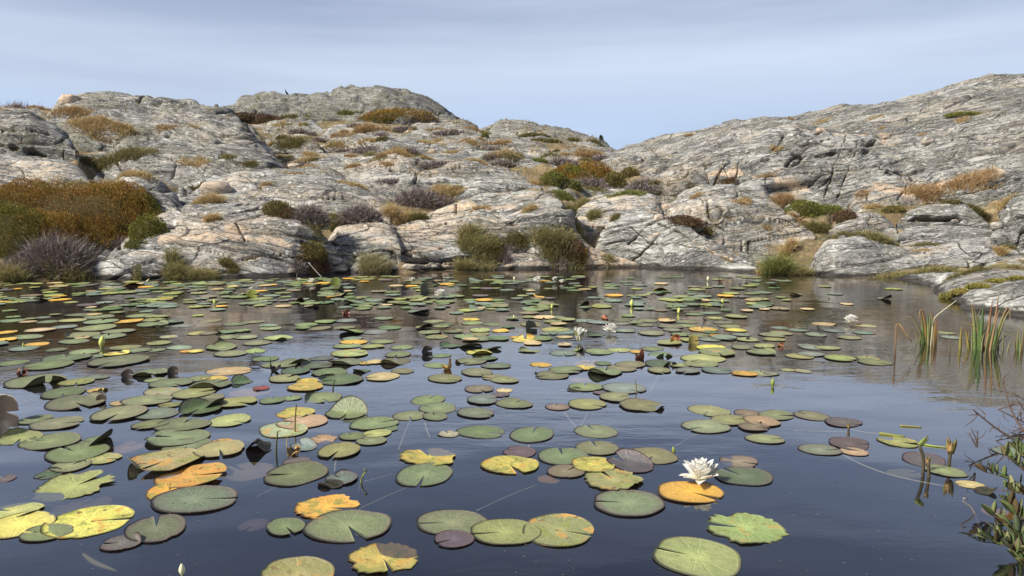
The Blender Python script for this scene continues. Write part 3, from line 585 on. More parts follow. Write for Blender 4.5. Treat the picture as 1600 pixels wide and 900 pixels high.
q_ = skyline(105, 176); qx_, qy_ = pix(q_)
stone(105, qy_ + 2.5, 31, 15, "pale pinkish boulder standing on the skyline of the left hill", (1.2, 0, 0), "rock_boulder")
# ------------------------------------------------------------------ plants on the rocks
def ribbons(p, d, ln, wd, side, bend, c0, c1):
    """tapered blades: base points p, directions d, lengths, widths, sideways unit vectors, bend vectors; colours at foot and tip"""
    n = len(p); m = p + d * (ln * .55)[:, None] + bend * (ln * .12)[:, None]; t = p + d * (ln * .95)[:, None] + bend * (ln * .5)[:, None]
    s = side * (wd * .5)[:, None]
    v = np.stack([p - s, p + s, m - s * .8, m + s * .8, t], 1).reshape(-1, 3)
    o = (np.arange(n) * 5)[:, None]
    f = [o + np.array([[0, 1, 3, 2]]), o + np.array([[2, 3, 4]])]
    mid = c0 * .45 + c1 * .55
    c = np.stack([c0, c0, mid, mid, c1], 1).reshape(-1, 3)
    return v, f, c
def unit(v): return v / (np.linalg.norm(v, axis=-1, keepdims=True) + 1e-9)
def palette(n, cols, jit=.16):
    cols = np.array(cols); k = rng.integers(0, len(cols), n)
    return np.clip(cols[k] * (1 + jit * rng.normal(size=(n, 1))) * (1 + .05 * rng.normal(size=(n, 3))), .005, .9)
GRASS = {
    "straw": ([(.46, .33, .15), (.52, .40, .21), (.36, .25, .10)], [(.60, .46, .24), (.52, .38, .18)]),
    "orange": ([(.36, .22, .10), (.42, .29, .14), (.30, .18, .085)], [(.54, .37, .19), (.50, .39, .22)]),
    "olive": ([(.11, .11, .035), (.16, .14, .05), (.20, .16, .07)], [(.30, .24, .10), (.22, .20, .07)]),
    "sedge": ([(.15, .16, .045), (.19, .19, .06), (.16, .13, .05)], [(.44, .35, .16), (.32, .30, .11), (.48, .40, .21)]),
    "green": ([(.11, .14, .03), (.14, .17, .045)], [(.27, .28, .08), (.34, .32, .12)]),
    "pale": ([(.22, .20, .09), (.30, .26, .13)], [(.42, .36, .20), (.36, .33, .15)])}
def tuft(px, py, w, h, typ, label, name="grass_tuft", group=None, dens=1.0, lean=0.0):
    q = hit(px, py)
    if q is None: return None
    s = depth(q) / F; wx = w * s / 2; wy = min(max(.45 * wx, .06), .7); hh = h * s * (.72 if name == 'grass_tuft' else .85)
    n = int(np.clip(w * h * 1.0 * dens, 110, 2200))
    a = rng.uniform(0, 2 * np.pi, n); r = np.sqrt(rng.uniform(0, 1, n)) * np.where(rng.uniform(0, 1, n) < .14, 1.45, 1)
    # a few tufts inside the patch: gather the blades round them
    k = max(2, int(w / 13)); ca = rng.uniform(0, 2 * np.pi, k); cr2 = np.sqrt(rng.uniform(0, .75, k)); ck = rng.integers(0, k, n)
    cx, cy = cr2 * np.cos(ca), cr2 * np.sin(ca); g = .62
    X = (1 - g) * r * np.cos(a) + g * cx[ck] + .10 * rng.normal(size=n); Y = (1 - g) * r * np.sin(a) + g * cy[ck] + .1 * rng.normal(size=n)
    x = q[0] + X * wx; y = q[1] + wy * .7 + Y * wy
    z = np.array([ground_at(float(u), float(v)) if True else 0 for u, v in zip(x, y)], dtype=object)
    ok = np.array([v is not None and abs(v - q[2]) < hh * 1.2 + wy * .8 for v in z]); 
    if ok.sum() < 12: return None
    x, y, X, Y = x[ok], y[ok], X[ok], Y[ok]; z = z[ok].astype(float); n = len(x); ck = ck[ok]
    p = np.stack([x, y, z - .01], 1)
    hk = rng.uniform(.65, 1.1, k)[ck]
    out = np.stack([X * .35 + lean, Y * .35 - .05, np.full(n, 1.0)], 1) + rng.normal(size=(n, 3)) * np.array([.33, .33, .08])
    d = unit(out); ln = hh * rng.uniform(.45, 1.35, n) * hk * np.clip(1.1 - .55 * (X ** 2 + Y ** 2), .25, 1)
    side = unit(np.cross(d, rng.normal(size=(n, 3)))); side = unit(side * np.array([1, .5, .4]))
    bend = unit(np.stack([rng.normal(size=n) + lean, rng.normal(size=n), -.9 * np.ones(n)], 1))
    wd = np.full(n, max(.003, s * .8)) * rng.uniform(.6, 1.3, n)
    c0, c1 = palette(n, GRASS[typ][0]), palette(n, GRASS[typ][1])
    v, f, c = ribbons(p, d, ln, wd, side, bend, c0, c1)
    return put(name, v, f, [M_PLANT], (q[0], q[1] + wy * .7, q[2]), cols=c, smooth=False, label=label, cat="grass" if "grass" in name else "sedge", group=group)
HEATH = {
    "orange": [(.20, .19, .035), (.34, .17, .03), (.38, .22, .04), (.22, .17, .03), (.30, .14, .03)],
    "green": [(.15, .165, .03), (.20, .19, .035), (.11, .13, .028)],
    "olive": [(.18, .15, .045), (.22, .17, .05), (.13, .12, .035)],
    "rust": [(.22, .19, .04), (.36, .19, .04), (.40, .24, .05), (.26, .19, .04), (.32, .155, .04)],
    "olivegreen": [(.20, .20, .04), (.26, .23, .045), (.15, .165, .035), (.28, .19, .042)],
    "moss": [(.30, .26, .06), (.20, .20, .05), (.36, .28, .08)],
    "purple": [(.25, .20, .195), (.33, .27, .26), (.17, .13, .12), (.40, .35, .32), (.20, .16, .08)],
    "brown": [(.12, .065, .035), (.16, .09, .05), (.085, .05, .03)]}
def dome_sprigs(cen, rx, ry, rz, n, cols, s, ln=.05, up=.5, shell=.32, lo=-.15):
    """short shoots all over (and a little inside) a half ellipsoid"""
    u = rng.normal(size=(n, 3)); u[:, 2] = np.abs(u[:, 2]) + lo * rng.uniform(0, 1, n); u = unit(u)
    lump = 1 + .14 * perlin(u * 1.8 + cen) + .10 * perlin(u * 6 + cen)
    rr_ = lump * (1 - shell * rng.uniform(0, 1, n) ** 2)
    p = cen + u * rr_[:, None] * np.array([rx, ry, rz])
    nr = unit(u / np.array([rx, ry, rz]))
    d = unit(nr * .8 + np.array([0, 0, up]) + rng.normal(size=(n, 3)) * .45)
    L_ = ln * rng.uniform(.5, 1.4, n); side = unit(np.cross(d, rng.normal(size=(n, 3))))
    bend = unit(rng.normal(size=(n, 3)))
    patch = perlin(p * 2.6 + 3)                                   # shoots of one branch share a colour
    k = np.clip(((patch + .55) / 1.1 + .18 * rng.normal(size=n)) * len(cols), 0, len(cols) - .01).astype(int)
    c = np.array(cols)[k] * (1 + .22 * rng.normal(size=(n, 1))); c = np.clip(c, .01, .6)
    return ribbons(p - d * (L_ * .4)[:, None], d, L_, np.full(n, max(.006, 1.3 * s)) * rng.uniform(.6, 1.5, n), side, bend, c * .8, c * 1.15)
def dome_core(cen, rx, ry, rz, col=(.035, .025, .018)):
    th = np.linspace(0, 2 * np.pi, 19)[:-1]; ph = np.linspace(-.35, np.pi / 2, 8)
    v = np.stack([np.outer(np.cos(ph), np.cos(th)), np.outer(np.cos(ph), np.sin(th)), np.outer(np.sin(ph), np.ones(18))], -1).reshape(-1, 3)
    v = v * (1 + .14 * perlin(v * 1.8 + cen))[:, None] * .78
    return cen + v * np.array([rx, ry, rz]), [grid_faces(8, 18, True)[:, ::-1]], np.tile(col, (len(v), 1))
def cushion(lobes, label, name="heather_bush", cat="heather", group=None, parts=True):
    """lobes: (px, py of the foot, width px, height px, kind[, sprig density])"""
    fol, core, twg = [], [], []; org = None
    for lb in lobes:
        px, py, w, h, typ = lb[:5]; q = hit(px, py)
        if q is None: continue
        s = depth(q) / F; rx, rz = w * s / 2, h * s * (.72 if typ == 'purple' and w < 95 else .85 if w < 95 else 1); ry = min(max(rx * .6, rz * .5), rx, 1.3 * rz)
        cen = q + np.array([0, ry * .75, -.04 * rz])
        if org is None: org = q
        n = int(np.clip(w * h * (1.7 if w > 250 else 2.4) * (lb[5] if len(lb) > 5 else 1), 150, 40000))
        if typ == "purple":
            n2 = int(n * .7)
            u = rng.normal(size=(n2, 3)); u[:, 2] = np.abs(u[:, 2]); u = unit(u)
            p = cen + u * (rng.uniform(0, 1, n2) ** .5 * .85)[:, None] * np.array([rx, ry, rz])
            d = unit(u * np.array([.9, .9, .7]) + rng.normal(size=(n2, 3)) * .42 + [0, 0, .25])
            ln = np.minimum(rx, 1.6 * rz) * rng.uniform(.2, .55, n2)
            c = palette(n2, HEATH["purple"], .25)
            twg.append(ribbons(p, d, ln, np.full(n2, max(.004, .8 * s)) * rng.uniform(.5, 1.3, n2), unit(np.cross(d, rng.normal(size=(n2, 3)))), unit(rng.normal(size=(n2, 3))), c * .8, c))
            fol.append(dome_sprigs(cen, rx, ry, rz, n // 2, HEATH["purple"], s * .7, max(.05, 5 * s)))
        else:
            fol.append(dome_sprigs(cen, rx, ry, rz, n, HEATH[typ], s * .62, max(.02, 2.4 * s), shell=.24))
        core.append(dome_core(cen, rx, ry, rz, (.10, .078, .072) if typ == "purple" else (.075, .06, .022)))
    if org is None: return
    if not parts:
        v, f, c = merge(fol + core + twg); return put(name, v, f, [M_HEATH], org, cols=c, smooth=False, label=label, cat=cat, group=group)
    root = link(name, None, loc=org, label=label, cat=cat, group=group)
    v, f, c = merge(fol); put("foliage", v, f, [M_HEATH], org, root, cols=c, smooth=False)
    v, f, c = merge(core); put("branch_mass", v, f, [M_TWIG], org, root, cols=c)
    if twg:
        v, f, c = merge(twg); put("bare_twigs", v, f, [M_TWIG], org, root, cols=c, smooth=False)
    return root

# heather
cushion([(90, 362, 290, 88, "rust", 1.0), (20, 352, 200, 72, "rust"), (160, 358, 160, 80, "rust"), (200, 366, 108, 66, "olivegreen", 1.3), (226, 372, 66, 44, "olivegreen"), (5, 402, 150, 84, "olivegreen"), (60, 396, 130, 70, "rust"), (-80, 400, 140, 120, "rust"), (130, 392, 130, 58, "rust"),
         (72, 428, 120, 54, "purple"), (18, 434, 70, 36, "purple"), (122, 408, 80, 34, "purple"), (178, 390, 80, 22, "purple")],
        "large rust and olive heather mound with bare purple twigs on the left shore")
cushion([(925, 288, 84, 44, "orange"), (890, 284, 70, 34, "orange"), (960, 292, 44, 28, "olive"), (865, 290, 50, 28, "green"), (880, 296, 60, 20, "purple"), (925, 292, 70, 18, "purple")], "rust coloured heather mound in the hollow at the centre, below the saddle")
cushion([(985, 277, 34, 20, "olive")], "small olive heather bush just right of the rust coloured mound in the hollow", parts=False)
cushion([(897, 296, 28, 18, "green")], "small round green heather cushion in front of the rust coloured mound", parts=False)
cushion([(1262, 338, 66, 32, "green"), (1300, 342, 60, 28, "green"), (1325, 344, 40, 20, "brown"), (1300, 343, 50, 12, "purple")], "dark green heather cushion with painted shade at its right end under the right hill")  # brown lobe puts the shade of the right end into the colour
cushion([(211, 386, 44, 15, "green")], "flat green heather patch on the rock below the large heather mound", parts=False)
cushion([(480, 422, 62, 36, "brown"), (476, 402, 66, 30, "olive"), (502, 424, 36, 30, "purple"), (462, 424, 40, 28, "purple")], "dark heather growing in the cleft at the right end of the left whaleback")
cushion([(805, 388, 44, 32, "olive"), (800, 392, 34, 14, "purple")], "dark olive heather bush on the centre slab, right of the tall sedge")
cushion([(768, 408, 56, 46, "olive"), (785, 410, 34, 26, "purple")], "olive heather behind the sedge tussock on the centre shore")
cushion([(885, 402, 74, 38, "brown"), (905, 412, 40, 34, "orange"), (868, 424, 44, 26, "purple")], "rusty heather on the pink rock wedge behind the sedge")
cushion([(560, 348, 70, 34, "purple"), (545, 350, 44, 22, "brown")], "grey purple heather left of the bright straw tuft in the middle gully")
cushion([(655, 322, 90, 32, "purple"), (690, 322, 50, 20, "purple")], "grey purple heather right of the bright straw tuft in the middle gully")
cushion([(480, 350, 62, 38, "purple"), (500, 352, 40, 22, "olive")], "twiggy grey heather in the gully behind the left whaleback")
cushion([(428, 338, 54, 30, "olive"), (450, 342, 40, 20, "brown")], "dark olive heather above the back of the left whaleback")
cushion([(525, 356, 30, 26, "green")], "small bright green bush in the middle gully", parts=False)
cushion([(880, 262, 54, 20, "purple")], "grey purple heather behind the rust coloured mound", parts=False)
cushion([(1012, 300, 66, 26, "purple"), (1030, 302, 30, 16, "olive")], "twiggy grey heather right of the rust coloured mound in the hollow")
cushion([(1077, 292, 24, 11, "olive")], "tiny olive cushion at the foot of the right hill", parts=False)
cushion([(1140, 287, 44, 12, "brown")], "flat brown heather strip at the foot of the right hill", parts=False)
cushion([(1068, 352, 64, 20, "brown"), (1095, 352, 30, 14, "brown")], "dark brown heather between the shore dome and the wide pale outcrop", parts=False)
cushion([(1112, 366, 36, 16, "olive")], "olive bush above the dark slab behind the shore dome", parts=False)
cushion([(1400, 331, 38, 13, "olive")], "small dark olive cushion left of the long rounded boulder", parts=False)
cushion([(1515, 181, 76, 9, "green")], "green patch high on the right hill", parts=False, name="heath_patch", cat="heath")
cushion([(400, 194, 90, 22, "brown"), (375, 186, 40, 14, "brown")], "dark brown heath at the left foot of the centre hill", name="heath_patch", cat="heath", parts=False)
cushion([(462, 184, 64, 8, "green")], "green strip along the foot of the centre hill", name="heath_patch", cat="heath", parts=False)
cushion([(538, 179, 32, 9, "green")], "dark green cushion under the centre hill", name="heath_patch", cat="heath", parts=False)
cushion([(565, 178, 36, 8, "olive")], "olive cushion climbing the face of the centre hill", name="heath_patch", cat="heath", parts=False)
cushion([(618, 186, 124, 20, "orange")], "broad brown and rust heath slope on the right part of the centre hill", name="heath_patch", cat="heath", parts=False)
cushion([(757, 214, 14, 9, "green")], "single tiny dark bush on the middle slope", name="heath_patch", cat="heath", parts=False)
cushion([(50, 166, 90, 12, "brown") ], "brown heath on the skyline at the far left", name="heath_patch", cat="heath", parts=False)
cushion([(835, 213, 50, 8, "olive"), (850, 222, 60, 8, "olive")], "olive heath on the low ridge right of the centre hill", name="heath_patch", cat="heath", parts=False)
cushion([(468, 228, 28, 11, "green")], "dark green cushion beside the left hill", name="heath_patch", cat="heath", parts=False)
cushion([(440, 217, 24, 8, "olive")], "small olive cushion above the dark green one beside the left hill", name="heath_patch", cat="heath", parts=False)
for px, py, w, h, lab in [(465, 209, 34, 10, "grey purple heath left on the upper middle slope"), (582, 236, 64, 10, "long grey purple heath strip in front of the straw grass on the middle slope"), (635, 204, 52, 9, "grey purple heath on the upper middle slope under the centre hill"), (705, 211, 62, 11, "grey purple heath right on the upper middle slope"), (765, 235, 40, 8, "small grey purple heath right of the straw grass on the middle slope"), (785, 259, 44, 12, "brownish purple heath above the large pale rock swell"), (555, 200, 30, 9, "grey purple heath beside the orange grass on the upper middle slope")]:
    cushion([(px, py, w, h, "purple")], lab, name="heath_patch", cat="heath", group="grey purple heath on the middle slope", parts=False)
# moss strip between the two shore domes
cushion([(1486, 466, 30, 9, "moss", 2), (1506, 459, 34, 9, "moss", 2), (1532, 450, 40, 8, "moss", 2), (1562, 442, 44, 7, "moss", 2), (1595, 437, 40, 6, "moss", 2)], "yellow green moss strip between the two shore domes on the right", name="moss_strip", cat="moss", parts=False)

# grass and sedge
SG, GG = "sedge_tuft", "grass_tuft"
for a in [
    (90, 441, 110, 46, "sedge", "dark green sedge at the water's edge under the large heather mound", SG), (20, 442, 60, 40, "sedge", "dark sedge at the left edge of the photo's shoreline", SG), (50, 390, 80, 40, "green", "green grass growing through the left part of the heather mound", GG),
    (262, 436, 64, 34, "sedge", "olive sedge tuft at the foot of the left whaleback", SG), (312, 440, 62, 32, "sedge", "sedge tuft at the waterline, second from the heather mound", SG), (213, 438, 26, 18, "sedge", "tiny sedge tuft at the left foot of the left whaleback", SG), (357, 432, 36, 24, "olive", "small rusty sedge tuft on the shore, right of the two larger ones", SG),
    (325, 318, 56, 28, "straw", "straw coloured tuft in front of the pale pink rock behind the whaleback", GG), (327, 346, 32, 22, "straw", "lone straw tuft on top of the left whaleback", GG),
    (582, 431, 54, 44, "pale", "pale fine sedge tussock at the waterline between whaleback and centre slab", SG), (745, 420, 70, 42, "sedge", "tall sedge tussock on the centre shore", SG), (728, 426, 50, 30, "sedge", "sedge tussock with its foot in the water at the centre shore", SG), (770, 426, 56, 24, "pale", "low pale sedge right of the centre tussock at the waterline", SG),
    (868, 422, 112, 36, "sedge", "broad tall sedge tussock left of the pink rock wedge", SG), (850, 400, 50, 36, "olive", "olive grass above the broad sedge tussock", GG), (945, 419, 40, 12, "sedge", "low sedge fringe at the foot of the pink rock wedge", SG),
    (617, 346, 56, 46, "straw", "bright straw tuft in the middle gully", GG), (645, 348, 50, 26, "olive", "olive grass right of the bright straw tuft", GG), (690, 318, 70, 26, "straw", "straw grass at the top of the middle gully", GG), (710, 312, 40, 18, "olive", "olive grass at the right end of the middle gully", GG), (485, 362, 40, 22, "pale", "pale grass in the gully behind the left whaleback", GG), (520, 352, 40, 20, "sedge", "greenish grass around the bright green bush in the gully", GG),
    (140, 215, 100, 22, "straw", "straw grass strip in the gully between the two left rocks", GG), (180, 222, 70, 20, "straw", "straw grass beside the left hill's foot", GG), (100, 190, 80, 18, "orange", "rusty grass below the skyline at the left", GG), (165, 268, 130, 32, "olive", "olive grass hollow under the left hill", GG), (215, 276, 100, 18, "straw", "straw fringe behind the small lichen-white rock", GG), (225, 246, 60, 16, "pale", "pale grass at the foot of the left hill", GG), (60, 170, 70, 12, "orange", "rusty grass along the left skyline", GG),
    (455, 231, 70, 18, "olive", "olive grass left on the middle slope beside the left hill", GG), (482, 254, 76, 18, "straw", "straw grass between the left hill and the rock swell", GG), (575, 206, 54, 24, "orange", "rusty grass tongue under the centre hill", GG), (600, 204, 40, 12, "orange", "small rusty grass patch right of the grass tongue", GG), (620, 240, 62, 20, "straw", "bright straw grass strip behind the large rock swell", GG), (572, 228, 46, 11, "straw", "straw grass left on the middle slope", GG), (707, 240, 46, 14, "straw", "straw grass right on the middle slope", GG), (785, 248, 60, 18, "straw", "straw grass above the right end of the rock swell", GG), (775, 226, 46, 11, "orange", "rusty grass on the right of the upper slope", GG), (540, 210, 34, 9, "orange", "small rusty grass patch left under the centre hill", GG), (665, 224, 50, 10, "straw", "thin straw strip across the middle slope", GG), (520, 232, 50, 10, "straw", "thin straw strip beside the long grey outcrop", GG), (740, 204, 40, 8, "orange", "rusty strip at the right end of the centre hill", GG), (650, 192, 60, 8, "orange", "rusty strip at the foot of the centre hill", GG), (430, 200, 40, 9, "straw", "straw strip in front of the brown heath", GG),
    (795, 258, 40, 14, "pale", "pale grass left of the hollow at the centre", GG), (845, 254, 50, 15, "green", "pale green grass behind the hollow", GG), (915, 247, 64, 20, "orange", "rusty straw grass on the edge of the saddle", GG), (880, 312, 54, 18, "green", "green grass in front of the hollow", GG), (905, 324, 44, 22, "sedge", "light green grass tuft above the pinkish outcrop", GG), (980, 304, 80, 14, "green", "green grass strip right of the hollow", GG), (845, 290, 40, 18, "straw", "straw grass left of the rust coloured mound", GG), (1040, 312, 50, 18, "olive", "olive grass between the outcrops right of the hollow", GG), (930, 300, 50, 12, "sedge", "short grass under the rust coloured mound", GG), (900, 352, 40, 24, "olive", "olive grass at the top of the pink rock wedge", GG), (925, 345, 36, 22, "sedge", "grass left of the shore dome's top", GG),
    (1170, 391, 56, 16, "olive", "olive grass on the ledge right of the dark slab", GG), (1205, 300, 40, 18, "orange", "rusty grass left of the dark green cushion", GG), (1232, 318, 60, 28, "orange", "tall rusty grass beside the dark green cushion", GG), (1283, 362, 56, 26, "olive", "olive straw grass in front of the dark green cushion", GG), (1322, 368, 80, 16, "olive", "olive grass above the smooth right shore rock", GG), (1380, 380, 84, 26, "sedge", "greenish grass right above the smooth shore rock", GG), (1365, 326, 46, 16, "straw", "straw grass right of the dark green cushion", GG), (1440, 318, 90, 26, "orange", "rusty straw grass at the foot of the right hill", GG), (1530, 312, 110, 30, "orange", "broad rusty grass bank under the right hill", GG), (1572, 320, 60, 24, "straw", "straw grass at the right edge under the hill", GG), (1490, 318, 40, 18, "olive", "green grass left of the small pinkish rock", GG), (1540, 345, 50, 22, "olive", "olive grass right of the long rounded boulder", GG),
    (1228, 432, 62, 58, "green", "tall green sedge between the shore dome and the smooth rock", SG), (1250, 434, 50, 30, "sedge", "yellowing sedge at the waterline beside the tall green one", SG), (1200, 428, 36, 20, "straw", "straw tuft left of the tall green sedge", GG), (1240, 395, 40, 30, "straw", "dry grass behind the tall green sedge", GG), (1400, 434, 80, 16, "sedge", "grass fringe along the right shore behind the thin slab", GG), (1470, 426, 90, 22, "sedge", "grass above the thin slab on the right shore", GG), (1520, 426, 84, 18, "olive", "rusty green grass bank above the shore dome", GG), (1560, 400, 34, 22, "straw", "straw tuft on the low grey slab at the right", GG), (1590, 420, 40, 16, "pale", "pale grass at the right edge above the shore dome", GG),
    (1510, 190, 46, 9, "straw", "straw strip below the green patch on the right hill", GG), (1210, 238, 34, 12, "straw", "straw tuft on the left end of the right crag", GG), (1290, 190, 60, 7, "straw", "straw strip high on the right hill, left of the green patch", GG), (1370, 184, 60, 7, "straw", "straw strip on the upper ledge of the right hill", GG), (1078, 213, 18, 11, "orange", "lone rusty tuft near the skyline left on the right hill", GG), (1232, 186, 20, 8, "straw", "straw tuft on the right hill's skyline", GG), (1380, 202, 20, 8, "straw", "tiny straw tuft on the crag's upper edge", GG), (1440, 212, 30, 7, "straw", "small straw tuft in a joint of the right crag", GG)]:
    px, py, w, h, typ, lab, nm = a
    tuft(px, py, w, h, typ, lab, nm, group={"sedge_tuft": "sedge along the shore", "grass_tuft": "grass among the rocks"}[nm])
# many more small strips on the middle slope that nothing tells apart
for i in range(95):
    px, py = rng.uniform(400, 960), rng.uniform(192, 300)
    if py < 205 and px > 740 or py > 262 and rng.uniform() < .7: continue
    typ = ["straw", "orange", "straw", "olive", "pale"][i % 5]; k = (py - 150) / 100
    if i % 6 == 5: cushion([(px, py, rng.uniform(26, 60) * k, rng.uniform(8, 13) * k ** .5, "purple")], "low grey purple heath among the outcrops of the middle slope", name="heath_patch", cat="heath", group="heath scattered on the middle slope", parts=False)
    else: tuft(px, py, rng.uniform(22, 64) * k, rng.uniform(8, 14) * k ** .5, typ, f"small {'straw coloured' if typ in ('straw', 'pale') else 'rusty' if typ == 'orange' else 'olive'} grass strip among the outcrops of the middle slope", "grass_tuft", "grass strips scattered on the middle slope")
for i, (px, py, w, h) in enumerate([(300, 262, 60, 14), (350, 250, 50, 10), (250, 214, 60, 10), (300, 200, 40, 8), (390, 262, 50, 12), (420, 290, 40, 12), (180, 300, 40, 16), (300, 300, 40, 14), (750, 330, 40, 12), (830, 330, 36, 18), (960, 345, 30, 14), (1090, 310, 40, 10), (1160, 320, 50, 12), (1120, 345, 40, 12), (1250, 350, 40, 16), (1200, 360, 30, 10), (1450, 385, 50, 12), (1350, 310, 40, 10), (1440, 395, 40, 10), (1575, 390, 40, 14)]):
    tuft(px, py, w, h, ["straw", "olive", "orange"][i % 3], f"small {['straw coloured', 'olive', 'rusty'][i % 3]} grass tuft in a joint of the lower rocks", "grass_tuft", "grass tufts in the joints of the lower rocks")
# thin dry grass over the bare ground of the slope: nobody could count it
vs_, fs_, cs_ = [], [], []
gp = []
for _ in range(13000):
    px, py = rng.uniform(-20, 1620), rng.uniform(160, 425)
    q = hit(px, py)
    if q is None or q[2] < .06 or rng.uniform() > (1.0 if 380 < px < 960 and 185 < py < 310 else .45 if py > 240 and px < 1250 else .18): continue
    gp.append(q)
gp = np.array(gp); keep = perlin(gp * np.array([.9, .9, .9]) + 21) + .5 * perlin(gp * 3.1) > np.where((gp[:, 1] > 17) & (gp[:, 0] < 3.5), .0, .2); gp = gp[keep]
gp = np.repeat(gp, 9, 0); n = len(gp); dist = gp[:, 1] / F
gp = gp + rng.normal(size=(n, 3)) * np.array([1, .8, 0]) * (dist * 5)[:, None]
zz = [ground_at(float(a), float(b)) for a, b in gp[:, :2]]; ok = np.array([z is not None and abs(z - g) < .12 * (d * F / 12) for z, g, d in zip(zz, gp[:, 2], dist)])
gp = gp[ok]; dist = dist[ok]; gp[:, 2] = np.array([z for z, o_ in zip(zz, ok) if o_]) - .01; n = len(gp)
d = unit(np.stack([rng.normal(size=n) * .5, rng.normal(size=n) * .5, np.ones(n)], 1))
c0 = palette(n, GRASS["straw"][0] + GRASS["olive"][0] + GRASS["orange"][0]); c1 = palette(n, GRASS["straw"][1] + GRASS["orange"][1] + GRASS["olive"][1])
v, f, c = ribbons(gp, d, dist * rng.uniform(2, 6, n), dist * rng.uniform(.6, 1.0, n), unit(np.cross(d, rng.normal(size=(n, 3)))), unit(rng.normal(size=(n, 3))), c0, c1)
put("dry_grass_cover", v, f, [M_PLANT], cols=c, smooth=False, kind="stuff")
# ------------------------------------------------------------------ water lilies: leaves
PADCOL = {   # leaf colour and how strong its purple rim is
    "g": ((.205, .255, .098), .42), "d": ((.12, .175, .075), .5), "o": ((.265, .275, .11), .4), "y": ((.36, .38, .11), .25), "Y": ((.60, .50, .11), .1),
    "O": ((.76, .44, .07), .1), "p": ((.20, .235, .13), .95), "P": ((.155, .125, .115), 1.0), "b": ((.25, .20, .12), .9), "t": ((.56, .42, .21), .3), "s": ((.20, .25, .175), .7),
    "R": ((.30, .085, .045), .2), "L": ((.34, .42, .04), .0), "k": ((.03, .03, .014), .3), "w": ((.36, .36, .22), .1)}
CWORD = {"g": "green", "d": "dark green", "o": "olive", "y": "yellow-green", "Y": "yellow", "O": "orange", "p": "purple-rimmed", "P": "dull purple", "b": "brownish", "t": "tan", "s": "grey-green", "R": "red-brown", "L": "lime green", "k": "blackish", "w": "pale"}
FWORD = {"f": "flat", "w": "wavy", "c": "curled", "n": "folded", "u": "upright", "t": "torn", "x": "sunken", "k": "crumpled", "q": "tented"}
def pad_mesh(form, seed):
    r_ = np.random.default_rng(seed); na, nr_ = 52, 8
    gap = r_.uniform(.10, .34) if form != "n" else .2
    if form == "x": gap = .25
    th = np.linspace(gap / 2, 2 * np.pi - gap / 2, na)
    ph = r_.uniform(0, 6.3, 8); am_ = r_.normal(size=8) / np.arange(1, 9)
    out = 1 + .04 * sum(am_[k] * np.cos((k + 2) * th + ph[k]) for k in range(6))
    lobe = sstep(0, .5, th - gap / 2) * sstep(0, .5, 2 * np.pi - gap / 2 - th); out *= .93 + .07 * lobe       # rounded lobe tips
    if form == "t":
        for _ in range(3):
            c, w = r_.uniform(.5, 5.8), r_.uniform(.08, .3); out -= r_.uniform(.06, .26) * np.exp(-((th - c) / w) ** 2)
        out += .05 * r_.normal(size=na)
    elif r_.uniform() < .5: out -= r_.uniform(.03, .10) * np.exp(-((th - r_.uniform(1, 5)) / .1) ** 2)
    rad = np.linspace(0.0, 1, nr_) ** .8
    T, Q = np.meshgrid(th, rad, indexing='ij'); rr_ = Q * out[:, None]
    x, y = rr_ * np.cos(T), rr_ * np.sin(T) * r_.uniform(.84, 1.0)
    # the lobes widen the notch towards the rim a little less than straight
    wv = {"f": .010, "w": .04, "c": .03, "n": .03, "u": .05, "t": .04, "x": .03, "k": .25, "q": .03}[form]
    z = wv * Q ** 2 * sum(am_[k] * np.cos((k + 1.5) * T + ph[-k - 1]) for k in range(5)) + .010 * Q ** 6
    burnt = 0 * z
    p = np.stack([x, y, z], -1).reshape(-1, 3)
    def fold(p, ang, off, bend, rad_=.12):
        """roll the part beyond a line (direction ang, distance off from the stalk) up by `bend` radians"""
        d = np.array([math.cos(ang), math.sin(ang), 0]); u = p @ d - off; m = u > 0
        arc = rad_ * bend; a = np.clip(u / rad_, 0, bend); ex = np.maximum(u - arc, 0)
        nu = rad_ * np.sin(a) + ex * np.cos(bend); nz = rad_ * (1 - np.cos(a)) + ex * np.sin(bend)
        q = p.copy(); q[m] += d * (nu - u)[m][:, None]; q[m, 2] += nz[m]; return q
    if form == "c":
        p = fold(p, r_.uniform(0, 6.28), r_.uniform(.5, .78), r_.uniform(.6, 1.7), .16)
        if r_.uniform() < .5: p = fold(p, r_.uniform(0, 6.28), r_.uniform(.6, .8), r_.uniform(.6, 1.4), .14)
    if form == "n": p = fold(p, r_.uniform(0, 6.28), r_.uniform(.0, .3), r_.uniform(.45, .95), .2)
    if form == "q":                       # a ridge: both halves hang from it, a dark hollow below
        u = np.abs(p[:, 1] + .1); p[:, 2] += np.maximum(.62 - u * .9, 0) * sstep(-1.1, .4, p[:, 0])
        p[:, 1] *= .8
    if form == "k":
        p = fold(p, r_.uniform(0, 6.28), .1, 2.2, .2); p = fold(p, r_.uniform(0, 6.28), .25, 1.8, .2); p[:, 2] += .18 * perlin(p * 2.5 + seed); p[:, 1] *= .7
    if form == "u":                       # half out of the water, gently cupped
        p[:, 2] = .28 * (p[:, 0] ** 2); c_, s_ = math.cos(R(82)), math.sin(R(82))
        y0, z0 = p[:, 1].copy(), p[:, 2].copy(); p[:, 1] = y0 * c_ - z0 * s_; p[:, 2] = y0 * s_ + z0 * c_
        p[:, 2] += .42
    if form in 'fwtcn': p[:, 2] = np.maximum(p[:, 2], -.006 + .008 * np.hypot(p[:, 0], p[:, 1]))
    na_, n = na, len(p)
    f = grid_faces(na, nr_)[:, ::-1]
    g = p.reshape(na, nr_, 3); nr2 = np.cross(np.gradient(g, axis=0), np.gradient(g, axis=1)).reshape(-1, 3); nr2 = unit(nr2)
